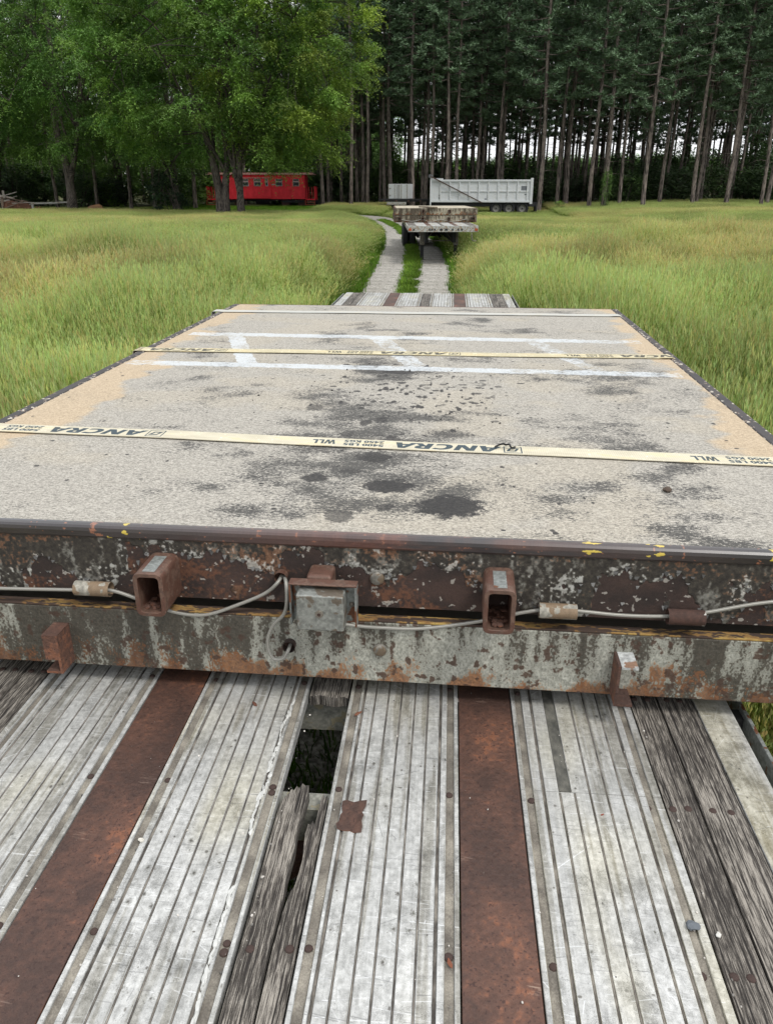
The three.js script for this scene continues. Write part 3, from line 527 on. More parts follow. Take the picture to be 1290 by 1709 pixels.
  const fl = part('paint_flakes', ox(F.geo()), std({ vertexColors: true, roughness: 0.8 }), upper, 'curled paint flakes on the beam'); fl.userData.kind = 'stuff';
}
const lower = thing('truck_scale_deck', 'lower scale deck with streaked grey paint and rusty bottom edge, under the concrete deck', 'scale deck', [0.0216, 1.514, -4.3], -0.009);
{
  const ox = (g) => g.translate(0, -1.514, 4.3);
  part('end_beam', ox(faceUV(bx(-1.6, 1.6, 1.514, 1.7195, -1.964, -1.95, 0.003), 1.514, 1.7195)), M.lowerFace, lower, 'end beam with streaked grey paint and rust along its bottom');
  const lg = bx(-1.6, 1.6, 1.7205, 1.7265, -1.988, -1.9515, 0.002); { const p = lg.attributes.position, a = lg.attributes.uv; for (let i = 0; i < p.count; i++) a.setXY(i, (p.getX(i) + 1.6) / 3.2, (p.getZ(i) + 1.99) / 0.04); }
  part('top_flange', ox(lg), M.ledge, lower, 'top flange with flaking yellow paint');
  part('concrete_body', ox(bx(-1.55, 1.55, 1.56, 1.66, -6.6, -1.9655)), M.concreteSide, lower);
  for (const s of [-1, 1]) part('side_beam', ox(bx(s > 0 ? 1.5515 : -1.6, s > 0 ? 1.6 : -1.5515, 1.516, 1.724, -6.6, -1.966)), M.rustRough, lower);
  part('end_beam', ox(bx(-1.6, 1.6, 1.516, 1.724, -6.63, -6.6015)), M.rustRough, lower);
  for (const [s, lab] of [[-1, 'rusty channel bracket by the dark boards'], [1, 'channel bracket with white painted top flange']]) {
    const f = (a, b) => (s > 0 ? [a, b] : [-b, -a]);
    const b = part('channel_bracket', ox(join([bx(...f(0.824, 0.832), 1.53, 1.664, -1.9495, -1.872), bx(...f(0.8325, 0.876), 1.53, 1.5375, -1.9495, -1.872), ...(s > 0 ? [] : [bx(-0.872, -0.8325, 1.6565, 1.664, -1.9495, -1.872)])])), M.rustRough, lower, lab);
    if (s > 0) part('top_flange', ox(bx(0.8325, 0.878, 1.6565, 1.664, -1.9495, -1.87)), M.whiteChip, b);
    else part('end_plate', ox(bx(-0.872, -0.8325, 1.578, 1.656, -1.876, -1.8725)), M.rustRough, b);
  }
  const s = new THREE.Shape(); s.absarc(0, 0, 0.0235, 0, 6.2832, false); const h = new THREE.Path(); h.absarc(0, 0, 0.0185, 0, 6.2832, true); s.holes.push(h);
  const g = new THREE.ExtrudeGeometry(s, { depth: 0.022, bevelEnabled: false, curveSegments: 16 }); g.translate(-0.13, 1.632, -1.9495);
  const cm = part('conduit_mouth', ox(boxUV(g)), M.bolt, lower); part('conduit_back', ox(cyl(0.018, 0.018, 0.002, 14, [-0.13, 1.632, -1.9485], 'z')), M.rustRough, cm);
  const q = new THREE.LatheGeometry([[0.0001, 0.012], [0.012, 0.0115], [0.0195, 0.0085], [0.0215, 0.004], [0.0215, 0]].map((p) => new THREE.Vector2(p[0], p[1])), 18); q.rotateX(Math.PI / 2); q.translate(0.142, 1.628, -1.9495); part('bolt_head', ox(boxUV(q)), M.zinc, lower);
  part('corner_plate', ox(bx(1.262, 1.33, 1.69, 1.757, -1.9492, -1.942, 0.002)), M.rustRough, lower); part('spacer', ox(bx(-1.4, 1.4, 1.6605, 1.7565, -4.6, -4.0)), M.rustRough, lower);
  part('spacer', ox(bx(-1.4, 1.4, 1.6605, 1.7565, -2.9, -2.6)), M.rustRough, lower);
  part('dunnage', ox(bx(-1.1, 1.1, DK + 0.001, 1.5595, -2.75, -2.6)), M.wood, lower); part('dunnage', ox(bx(-1.1, 1.1, DK + 0.001, 1.5595, -6.2, -6.05)), M.wood, lower);
}

// ---------------------------------------------------------------- braided cables along the end beams
single('steel_cable', tube([[-1.5, 1.768, -1.955], [-1.02, 1.776, -1.955], [-0.79, 1.782, -1.955], [-0.67, 1.786, -1.955], [-0.6, 1.763, -1.957], [-0.55, 1.742, -1.962], [-0.484, 1.72, -1.957], [-0.391, 1.716, -1.953], [-0.278, 1.759, -1.953], [-0.19, 1.806, -1.95], [-0.155, 1.842, -1.945], [-0.15, 1.848, -1.976]], 0.0055, 160), M.cable, 'braided steel cable sagging behind a tube socket up to the upper conduit mouth', 'cable');
single('steel_cable', tube([[-0.142, 1.846, -1.976], [-0.128, 1.848, -1.935], [-0.124, 1.8, -1.915], [-0.135, 1.755, -1.918], [-0.172, 1.709, -1.92], [-0.191, 1.648, -1.92], [-0.175, 1.597, -1.918], [-0.146, 1.6, -1.918], [-0.13, 1.626, -1.925], [-0.128, 1.632, -1.946]], 0.0055, 120), M.cable, 'braided cable looping down beside the lock box into the lower conduit', 'cable');
single('steel_cable', tube([[-0.03, 1.73, -1.93], [0.076, 1.708, -1.945], [0.16, 1.707, -1.943], [0.26, 1.71, -1.943], [0.434, 1.738, -1.953], [0.553, 1.773, -1.953], [0.61, 1.785, -1.953], [0.7, 1.787, -1.953], [0.84, 1.778, -1.955], [0.965, 1.783, -1.953], [1.05, 1.797, -1.953], [1.241, 1.841, -1.957], [1.5, 1.85, -1.96]], 0.0055, 180), M.cable, 'braided steel cable threaded through a pale sleeve and a rusty sleeve', 'cable');

// ---------------------------------------------------------------- webbing straps across the deck
function strapTex(cloth, ink, wear, s) {
  const W = 2048, H = 128, cv = document.createElement('canvas'); cv.width = W; cv.height = H; const c = cv.getContext('2d'), r = rng(s), k = W / 1.417;
  c.fillStyle = cloth; c.fillRect(0, 0, W, H);
  if (ink) {
    c.fillStyle = ink; c.strokeStyle = ink; c.lineWidth = 7; c.textBaseline = 'middle';
    const put = (txt, x0, x1, y, h, font) => { c.save(); c.font = font + ' 100px sans-serif'; const w = c.measureText(txt).width; c.translate(x0 * k, y * H); c.scale((x1 - x0) * k / w, h * H / 74); c.lineWidth = 5; c.fillText(txt, 0, 0); c.strokeText(txt, 0, 0); c.restore(); };
    // logo frame with an a-shaped mark
    c.strokeRect(0.006 * k, 0.14 * H, 0.064 * k, 0.72 * H);
    c.save(); c.translate(0.038 * k, 0.5 * H); c.transform(1, 0, -0.4, 1, 0, 0); c.lineWidth = 13; c.strokeRect(-20, -20, 40, 40); c.fillRect(12, -28, 12, 56); c.restore();
    c.save(); c.transform(1, 0, -0.3, 1, 0.3 * 64, 0); put('ANCRA', 0.09, 0.488, 0.5, 0.66, 'bold'); c.lineWidth = 6; c.lineJoin = 'round'; c.restore();
    put('5400 LBS', 0.528, 0.685, 0.3, 0.3, 'bold'); put('2450 KGS', 0.528, 0.685, 0.7, 0.3, 'bold'); put('WLL', 0.718, 0.81, 0.5, 0.5, 'bold');
  }
  const im = c.getImageData(0, 0, W, H);
  for (let j = 0; j < H; j++) for (let i = 0; i < W; i++) { const q = (j * W + i) * 4, n = fbm(i * 0.006, j * 0.03, 4, s), rib = Math.sin(i * 0.55) * 5, h = (hash2(i, j, s) - 0.5) * 16, f = fbm(i * 0.05, j * 0.12, 4, s + 5); for (let b = 0; b < 3; b++) im.data[q + b] = clamp(im.data[q + b] + rib + h + (n - 0.5) * 34 + (f > 1 - wear ? 40 : 0), 0, 255); if (n > 0.66) { im.data[q + 1] -= 5; im.data[q + 2] -= 14; } }
  c.putImageData(im, 0, 0);
  const t = new THREE.CanvasTexture(cv); t.colorSpace = THREE.SRGBColorSpace; t.wrapS = t.wrapT = THREE.RepeatWrapping; t.magFilter = THREE.LinearFilter; return t;
}
function strap(label, za, zb, width, phase, map, s) {
  // path over the deck and down both sides
  const path = [], yTop = 1.9925, hw = 1.618;
  path.push([-hw - 0.012, 1.44]); for (let y = 1.5; y <= 1.96; y += 0.06) path.push([-hw - 0.006 - (1.96 - y) * 0.006, y]);
  path.push([-hw + 0.002, 1.985]);
  for (let x = -hw + 0.012; x <= hw - 0.012; x += 0.04) path.push([x, yTop + (fbm(x * 2.2, s, 3, s) - 0.45) * 0.004 - (Math.abs(x) < 1.55 ? 0.003 : 0)]);
  path.push([hw - 0.002, 1.985]); for (let y = 1.96; y >= 1.5; y -= 0.06) path.push([hw + 0.006 + (1.96 - y) * 0.006, y]); path.push([hw + 0.012, 1.44]);
  const P = [], U = [], I = []; let len = 0, mid = 0;
  const ls = path.map((p, i) => { if (i) len += Math.hypot(p[0] - path[i - 1][0], p[1] - path[i - 1][1]); return len; }); mid = len / 2;
  path.forEach(([x, y], i) => {
    const q = path[Math.min(i + 1, path.length - 1)], o = path[Math.max(i - 1, 0)], l = Math.hypot(q[0] - o[0], q[1] - o[1]), nx = -(q[1] - o[1]) / l * 0.0028, ny = (q[0] - o[0]) / l * 0.0028;
    const zc = mix(za, zb, (x + hw) / (2 * hw)) + (fbm(x * 1.3, 4, 2, s) - 0.5) * 0.02;
    const u = (phase - (ls[i] - mid)) / 1.417;
    P.push(x, y, zc + width / 2, x, y, zc - width / 2, x + nx, y + ny, zc + width / 2, x + nx, y + ny, zc - width / 2); U.push(u, 1, u, 0, u, 1, u, 0);
  });
  for (let i = 0; i < path.length - 1; i++) { const a = i * 4, b = a + 4; for (const [m, n, o, p] of [[2, 3, 2, 3], [0, 1, 0, 1], [0, 2, 0, 2], [1, 3, 1, 3]]) I.push(a + m, b + o, b + p, a + m, b + p, a + n); }
  const g = new THREE.BufferGeometry(); g.setAttribute('position', new THREE.Float32BufferAttribute(P, 3)); g.setAttribute('uv', new THREE.Float32BufferAttribute(U, 2)); g.setIndex(I);
  const gn = g.toNonIndexed(); gn.computeVertexNormals();
  return single('ratchet_strap', gn, std({ map, roughness: 0.85 }), label, 'strap', 'straps over the scale decks');
}
const st1 = strapTex('rgb(184,177,156)', 'rgb(54,66,72)', 0.22, 211), st2 = strapTex('rgb(176,167,138)', 'rgb(74,72,62)', 0.3, 221), st3 = strapTex('rgb(168,168,162)', null, 0.1, 231);
strap('cream webbing strap with dark lettering across the stained part of the deck', -2.912, -2.738, 0.098, 0.604, st1, 3);
strap('yellowish lettered webbing strap between the two white painted lines', -4.578, -4.63, 0.1, 0.375, st2, 5);
strap('plain pale grey webbing strap beyond the white painted lines', -6.2, -6.23, 0.1, 0, st3, 7);

// ---------------------------------------------------------------- bits lying on the decks
{
  const flake = [[0.089, -1.506], [0.1, -1.512], [0.118, -1.507], [0.135, -1.513], [0.151, -1.514], [0.15, -1.497], [0.146, -1.485], [0.142, -1.478], [0.148, -1.465], [0.145, -1.447], [0.149, -1.43], [0.148, -1.411], [0.13, -1.409], [0.12, -1.414], [0.1, -1.413], [0.088, -1.417], [0.083, -1.43], [0.089, -1.437], [0.09, -1.46], [0.094, -1.47], [0.089, -1.49]];
  const g = plate(flake, DK + 0.001, DK + 0.0032), p = g.attributes.position; for (let i = 0; i < p.count; i++) p.setY(i, p.getY(i) + 0.006 * ((p.getX(i) - 0.12) / 0.03) ** 2 * 0.4 + 0.0015 * Math.sin(p.getZ(i) * 90));
  g.computeVertexNormals();
  single('rust_flake', g, M.rustRough, 'jagged brown rust flake lying across an aluminium plank by the hole', 'rust flake');
}
const pebMat = (r, g, b) => std({ color: rgb(r, g, b), roughness: 0.9 });
function pebbleGeo(s, seed, flat = 0.6) { const g = new THREE.IcosahedronGeometry(s, 1), p = g.attributes.position; for (let i = 0; i < p.count; i++) { const k = 0.55 + 0.9 * vn(p.getX(i) / s * 1.6 + seed, p.getY(i) / s * 1.6 + p.getZ(i) / s * 1.2 + 5, seed); p.setXYZ(i, p.getX(i) * k * 1.2, p.getY(i) * k * flat, p.getZ(i) * k); } g.computeVertexNormals(); return g; }
const looseBits = [['pebble', 0.883, -1.215, 0.012, [92, 97, 102], 'blue grey angular stone in the bolt channel beside the boards', 'stone'], ['soil_clod', 1.045, -2.418, 0.013, [70, 58, 48], 'dark lump of soil on the pale part of the concrete deck', 'clod'], ['pebble', 0.93, -1.2, 0.0055, [190, 188, 182], 'small white stone on the edge of a board', 'stone'], ['dead_leaf', 0.367, -1.088, 0.009, [112, 66, 46], 'small orange dead leaf lying by a bolt', 'leaf'], ['dead_leaf', 0.744, -1.523, 0.005, [120, 62, 48], 'tiny red leaf on the ribbed plank beside the sealant slot', 'leaf'], ['dead_leaf', -0.236, -1.888, 0.012, [92, 58, 44], 'brown leaf scrap lying near the lower beam on an aluminium plank', 'leaf'], ['dead_leaf', 0.085, -1.87, 0.011, [104, 66, 48], 'curled brown leaf in the bolt channel beyond the hole', 'leaf'], ['pebble', -0.377, -1.34, 0.0055, [190, 186, 176], 'white stone in the bolt channel next to the rusty strip', 'stone']];
looseBits.forEach(([n, x, z, s, c, label, cat], i) => { const onTop = z < -2; const o = single(n, pebbleGeo(s, i + 3, n === 'dead_leaf' ? 0.18 : 0.62), pebMat(...c), label, cat); o.position.set(x, (onTop ? 1.986 : DK) + s * (n === 'dead_leaf' ? 0.15 : 0.45), z); o.rotation.y = i * 1.7; if (n === 'dead_leaf') o.scale.set(1, 1, 0.45); });
{ // knotted scrap of black string on the strap
  single('string_knot', tube([[0.50, 1.999, -2.80], [0.515, 2.004, -2.81], [0.53, 2.012, -2.8], [0.54, 2.003, -2.815], [0.552, 2.01, -2.8], [0.56, 2.001, -2.79], [0.575, 1.9985, -2.805]], 0.004, 40, 6), M.black, 'knotted scrap of black string on the cream strap', 'string');
}
{ // grit in channels and on planks, too small to pick apart
  const g = new THREE.IcosahedronGeometry(1, 0), im = new THREE.InstancedMesh(g, std({ roughness: 0.9 }), 900), r = rng(404), m = new THREE.Matrix4(), q = new THREE.Quaternion(), e = new THREE.Euler(), c = new THREE.Color();
  const ch = [[0.088, 0.006], [0.376, 0.006], [0.583, 0.006], [0.89, 0.006], [-0.088, 0.006], [-0.376, 0.006], [-0.583, 0.006], [0.347, 0.002], [0.112, 0.002], [0.62, 0.002], [0.675, 0.012], [-0.06, 0.006], [0.925, 0.006]];
  for (let i = 0; i < 900; i++) {
    const onSlab = i > 700; let x, y, z, s = 0.0007 + Math.pow(r(), 5) * 0.0034;
    if (onSlab) { x = 0.14 + (r() + r() + r() - 1.5) * 0.75; z = -3.65 + (r() + r() + r() - 1.5) * 0.9; y = 1.9852; s *= 1.5; }
    else if (r() < 0.75) { const k = ch[Math.floor(r() * ch.length)]; x = k[0] + (r() - 0.5) * 2 * k[1]; z = -2 + r() * 1.3; y = DK - (Math.abs(k[0]) > 0.92 || Math.abs(k[0]) < 0.07 ? 0.004 : 0.0055); if (k[0] === 0.675) { z = -1.86 + r() * 0.2; } }
    else { x = (r() - 0.5) * 1.8; z = -2 + r() * 1.3; y = DK; if (Math.abs(x) < 0.07) x = 0.3; s *= 0.7; }
    m.compose(new THREE.Vector3(x, y + s * 0.5, z), q.setFromEuler(e.set(r() * 6, r() * 6, r() * 6)), new THREE.Vector3(s * 1.2, s * 0.8, s)); im.setMatrixAt(i, m);
    const w = onSlab ? 0.04 + r() * 0.05 : r() < 0.6 ? 0.35 + r() * 0.25 : 0.05 + r() * 0.15; im.setColorAt(i, c.setRGB(w, w * 0.94, w * 0.86));
  }
  im.name = 'grit'; tag(im, 'fine pale grit and dark crumbs strewn over the decks', 'grit', null, 'stuff'); im.castShadow = im.receiveShadow = true; scene.add(im);
}
{ const g = bar([-0.75, 0.1, -2.2], [0.3, 0.42, -2.75], 0.2, 0.03); single('steel_plate', g, M.rustRough, 'rusty flat steel bar on the ground seen through the hole in the deck', 'steel bar'); }

// ================================================================ second trailer on the track, with two more scale decks
const whiteAged = std({ map: chip([176, 178, 172], [112, 96, 78], 0.56, 241), roughness: 0.7 });
const FZ = -28.5, FX = -0.21, fy = 0.41, FYAW = 0.093; // nose of the trailer
const far = thing('flatbed_trailer', 'white edged flatbed trailer standing on its landing legs on the gravel track', 'trailer', [FX, fy, FZ], FYAW);
{
  const T = 1.3, L = 12;
  const xs = [[-1.2, -0.93, 'w'], [-0.92, -0.56, 'a'], [-0.55, -0.4, 'r'], [-0.39, -0.06, 'a'], [-0.05, 0.05, 'w'], [0.06, 0.39, 'a'], [0.4, 0.55, 'r'], [0.56, 0.92, 'a'], [0.93, 1.2, 'w']];
  for (const [a, b, k] of xs) part({ w: 'wood_board', a: 'aluminium_plank', r: 'steel_strip' }[k], bx(a, b, T - 0.035, T, -L, -0.08), { w: M.wood, a: M.alu, r: M.rust }[k], far);
  part('nose_beam', bx(-1.22, 1.22, T - 0.2, T + 0.004, -0.075, 0, 0.01), whiteAged, far, 'white painted nose beam');
  for (let k = 0; k < 9; k++) { const x = [-1.05, -0.5, -0.42, -0.32, -0.12, 0.06, 0.3, 0.5, 0.62][k]; part('marker_slot', bx(x, x + (k === 4 || k === 5 ? 0.1 : 0.055), T - 0.15, T - 0.09, 0.001, 0.012), M.black, far); }
  for (const s of [-1, 1]) part('marker_lamp', bx(s * 1.15 - 0.05, s * 1.15 + 0.05, T - 0.16, T - 0.08, 0.001, 0.02), std({ color: rgb(150, 70, 30), roughness: 0.4 }), far);
  for (const s of [-1, 1]) part('side_rail', bx(s > 0 ? 1.205 : -1.235, s > 0 ? 1.235 : -1.205, T - 0.15, T - 0.002, -L, -0.08), whiteAged, far);
  for (const s of [-1, 1]) part('main_beam', bx(s * 0.5 - 0.06, s * 0.5 + 0.06, T - 0.62, T - 0.04, -L, -1.2), M.black, far);
  for (let z = -0.6; z > -L; z -= 0.9) part('crossmember', bx(-1.2, 1.2, T - 0.15, T - 0.037, z - 0.04, z), M.zinc, far);
  for (const s of [-1, 1]) {
    const leg = part('landing_leg', [bx(s * 0.63 - 0.085, s * 0.63 + 0.085, T - 0.75, T - 0.1, -2.1, -1.93, 0.01)], M.zinc, far);
    part('leg_foot', [bx(s * 0.63 - 0.06, s * 0.63 + 0.06, 0.03, T - 0.752, -2.07, -1.95), bx(s * 0.63 - 0.13, s * 0.63 + 0.13, 0.005, 0.0295, -2.13, -1.89)], M.black, leg);
    part('leg_brace', bar([s * 0.6, T - 0.7, -2.0], [s * 0.2, T - 0.25, -2.0], 0.05, 0.03), M.zinc, leg); part('leg_brace', bar([s * 0.63, T - 0.7, -2.05], [s * 0.63, T - 0.3, -2.9], 0.05, 0.03), M.zinc, leg);
  }
  part('leg_crossbar', bx(-0.54, 0.54, T - 0.62, T - 0.58, -2.04, -2.0), M.zinc, far);
  for (const z of [-8.4, -9.65]) { for (const s of [-1, 1]) for (const o of [0.76, 1.08]) wheelParts(far, s * o, 0.58, z, 0.5, 0.26); part('axle', cyl(0.07, 0.07, 2.2, 10, [0, 0.58, z], 'x'), M.black, far); }
  for (const s of [-1, 1]) part('spring_hanger', bx(s * 0.5 - 0.05, s * 0.5 + 0.05, 0.45, T - 0.62, -9.7, -8.3), M.black, far);
  part('mud_flap', bx(-1.2, -0.6, 0.25, 0.95, -10.4, -10.38), M.rubber, far); part('mud_flap', bx(0.6, 1.2, 0.25, 0.95, -10.4, -10.38), M.rubber, far);
  part('air_hose', tube([[1.0, T - 0.2, -0.04], [1.0, T - 0.34, 0.02], [1.02, T - 0.45, 0.03], [1.1, T - 0.5, 0.02], [1.17, T - 0.47, 0]], 0.014, 24, 6), M.zinc, far);
}
const rot = (x, z) => { const c = Math.cos(FYAW), s = Math.sin(FYAW); return [FX + c * x + s * z, FZ - s * x + c * z]; };
for (const [k, y, label] of [[0, 1.713, 'lower of two mossy scale decks on the farther trailer'], [1, 1.978, 'upper of two mossy scale decks on the farther trailer, under a loose board']]) {
  const [x, z] = rot(-0.08 + k * 0.02, -5.3), d = thing('truck_scale_deck', label, 'scale deck', [x, y, z], FYAW, 'scale decks on the far trailer');
  part('concrete_top', bx(-1.52, 1.52, -0.018 * k, 0.245, -2.25, 2.2), std({ map: chip([190, 180, 158], [110, 102, 90], 0.6, 251 + k * 7), roughness: 0.95 }), d);
  part('end_beam', faceUV(bx(-1.58, 1.58, 0, 0.24, 2.245, 2.29, 0.01), 0, 0.24), std({ map: lowerFaceTex, roughness: 0.9, color: new THREE.Color(1, 0.92, 0.8) }), d);
  for (const s of [-1, 1]) part('side_beam', bx(s > 0 ? 1.525 : -1.58, s > 0 ? 1.58 : -1.525, 0, 0.242, -2.28, 2.243), M.rustRough, d);
  for (const s of [-0.5, 0.5]) part('tube_socket', [bx(s - 0.05, s + 0.05, 0.06, 0.075, 2.2905, 2.4), bx(s - 0.05, s + 0.05, 0.17, 0.185, 2.2905, 2.4), bx(s - 0.05, s - 0.035, 0.0755, 0.1695, 2.2905, 2.4), bx(s + 0.035, s + 0.05, 0.0755, 0.1695, 2.2905, 2.4)], M.rustRough, d);
  if (!k) for (const s of [-1.42, 1.42]) part('corner_socket', [bx(s - 0.09, s + 0.09, 0.05, 0.065, 2.2905, 2.36), bx(s - 0.09, s + 0.09, 0.175, 0.19, 2.2905, 2.36), bx(s - 0.09, s - 0.075, 0.0655, 0.1745, 2.2905, 2.36), bx(s + 0.075, s + 0.09, 0.0655, 0.1745, 2.2905, 2.36)], M.rustRough, d);
  if (!k) part('cable', tube([[-1.3, 0.1, 2.31], [-0.9, 0.04, 2.32], [-0.5, 0.1, 2.31], [-0.2, 0.02, 2.34], [0.2, 0.1, 2.31], [0.6, 0.03, 2.33], [1.2, 0.12, 2.31]], 0.012, 50, 5), M.cable, d);
}
{ const [x, z] = rot(-0.35, -3.5); const o = single('loose_board', bx(-0.14, 0.14, 0, 0.045, -0.75, 0.75, 0.004), std({ map: woodTex, color: new THREE.Color(1, 0.86, 0.66), roughness: 0.9 }), 'loose brown board lying on the upper mossy scale deck', 'board'); o.position.set(x, 2.224, z); o.rotation.y = 0.35; }

// ================================================================ dump trailer, crate trailer, caboose
const paintWhite = std({ map: chip([212, 216, 218], [160, 157, 150], 0.62, 261), roughness: 0.6 });
{
  const z = -69, g0 = ground(3, z), d = thing('dump_trailer', 'white ribbed dump trailer parked in front of the pines', 'dump trailer', [2, g0, z], 0);
  const y0 = 0.97, y1 = 2.66, xa = -4.1, xb = 4.2;
  part('tub', [bx(xa, xb, y0, y1, -2.3, -2.24), bx(xa, xb, y0, y1, -0.06, 0), bx(xa, xa + 0.06, y0, y1 + 0.05, -2.235, -0.065), bx(xb - 0.06, xb, y0, y1, -2.235, -0.065), bx(xa + 0.065, xb - 0.065, y0, y0 + 0.06, -2.235, -0.065)], paintWhite, d);
  part('top_rail', bx(xa - 0.02, xb + 0.02, y1 - 0.13, y1 + 0.02, 0.002, 0.09, 0.01), paintWhite, d); part('bottom_rail', bx(xa, xb, y0 - 0.02, y0 + 0.14, 0.002, 0.08, 0.01), paintWhite, d); part('middle_rail', bx(xa + 0.8, xb - 0.25, 1.76, 1.82, 0.002, 0.05), paintWhite, d);
  for (let k = 0; k < 10; k++) { const x = xa + 0.8 + k * 0.79; part('side_post', bx(x - 0.05, x + 0.05, y0 + 0.141, y1 - 0.131, 0.002, 0.075, 0.01), paintWhite, d); }
  part('front_post', bx(xa - 0.05, xa + 0.05, y0 - 0.3, y1 + 0.3, 0.0, 0.12, 0.01), paintWhite, d); part('tailgate_post', bx(xb - 0.16, xb + 0.06, y0 - 0.14, y1 + 0.14, 0.002, 0.1, 0.01), paintWhite, d);
  part('front_shelf', bx(xa + 0.06, xa + 1.0, y1 + 0.021, y1 + 0.12, -0.6, 0.05), paintWhite, d);
  part('tarp_arm', bar([xa - 0.05, y1 + 0.28, 0.16], [0.15, y0 - 0.05, 0.16], 0.06, 0.09), std({ color: rgb(72, 58, 50), roughness: 0.8 }), d, 'brown tarp arm slanting across the side');
  part('tarp_roller', cyl(0.16, 0.16, 2.3, 12, [xa - 0.05, y1 + 0.28, -1.1], 'z'), std({ color: rgb(80, 82, 84), roughness: 0.7 }), d);
  for (const [x, y, w, h] of [[-3.42, 1.2, 0.16, 0.14], [-3.42, 1.42, 0.1, 0.1], [0.35, 1.15, 0.18, 0.1], [3.6, 1.5, 0.24, 0.1], [3.3, 1.86, 0.5, 0.34]]) part('side_mark', bx(x, x + w, y, y + h, 0.001, 0.004), std({ color: rgb(96, 100, 104), roughness: 0.8 }), d);
  for (const s of [-0.35, -1.95]) part('frame_beam', bx(xa - 0.2, xb + 0.5, 0.62, 0.94, s - 0.08, s + 0.08), M.black, d);
  part('bumper', bx(xb + 0.4, xb + 0.5, 0.25, 0.95, -2.2, -0.1), M.black, d); part('mud_flap', bx(xb - 0.3, xb - 0.27, 0.1, 0.85, -0.75, -0.1), M.rubber, d);
  for (const x of [1.35, 2.4, 3.5]) { for (const zz of [-0.2, -2.1]) { const w = wheelParts(d, 0, 0, 0, 0.5, 0.28, 'wheel', std({ color: rgb(120, 118, 112), roughness: 0.6 })); w.rotation.y = Math.PI / 2; w.position.set(x, 0.5, zz); } part('axle', cyl(0.06, 0.06, 2, 8, [x, 0.5, -1.15], 'z'), M.black, d); }
  for (const zz of [-0.4, -1.9]) part('landing_leg', bx(-2.6, -2.45, 0.01, 0.61, zz - 0.07, zz + 0.07), M.black, d);
}
{
  const z = -72, g0 = ground(-4, z), t = thing('low_trailer', 'black low flatbed trailer behind the nose of the white dump trailer', 'trailer', [-4.1, g0, z], 0);
  part('deck', bx(-2.6, 2.6, 0.86, 1.06, -2.3, 0), M.black, t); part('deck_rail', bx(-2.6, 2.6, 0.98, 1.1, 0.002, 0.05), M.black, t);
  for (let k = 0; k < 5; k++) part('stake_pocket', bx(-2.2 + k * 1.05, -2.05 + k * 1.05, 0.84, 0.975, 0.002, 0.06), M.rustRough, t);
  for (const x of [-1.6, -0.5]) for (const zz of [-0.25, -2.05]) { const w = wheelParts(t, 0, 0, 0, 0.42, 0.24); w.rotation.y = Math.PI / 2; w.position.set(x, 0.42, zz); }
  for (const zz of [-0.4, -1.9]) part('landing_leg', bx(1.5, 1.65, 0.01, 0.859, zz - 0.07, zz + 0.07), M.black, t);
  part('pipe_bundle', bx(-1.9, -0.2, 0.62, 0.84, 0.06, 0.2), whiteAged, t);
  const b = thing('storage_box', 'small white box container standing on the black low trailer', 'container', [-5.05, g0 + 1.101, z - 0.1], -0.18);
  part('body', bx(-0.85, 0.85, 0, 1.18, -2.0, 0, 0.02), paintWhite, b); for (const x of [-0.86, -0.3, 0.28, 0.8]) part('corner_post', bx(x, x + 0.06, 0.02, 1.16, 0.001, 0.025), whiteAged, b); for (const x of [-0.05, 0.1]) part('lock_rod', bx(x, x + 0.025, 0.03, 1.15, 0.002, 0.04), M.zinc, b); for (const y of [0.25, 0.8]) part('hinge', bx(-0.78, -0.62, y, y + 0.06, 0.002, 0.03), M.zinc, b);
}
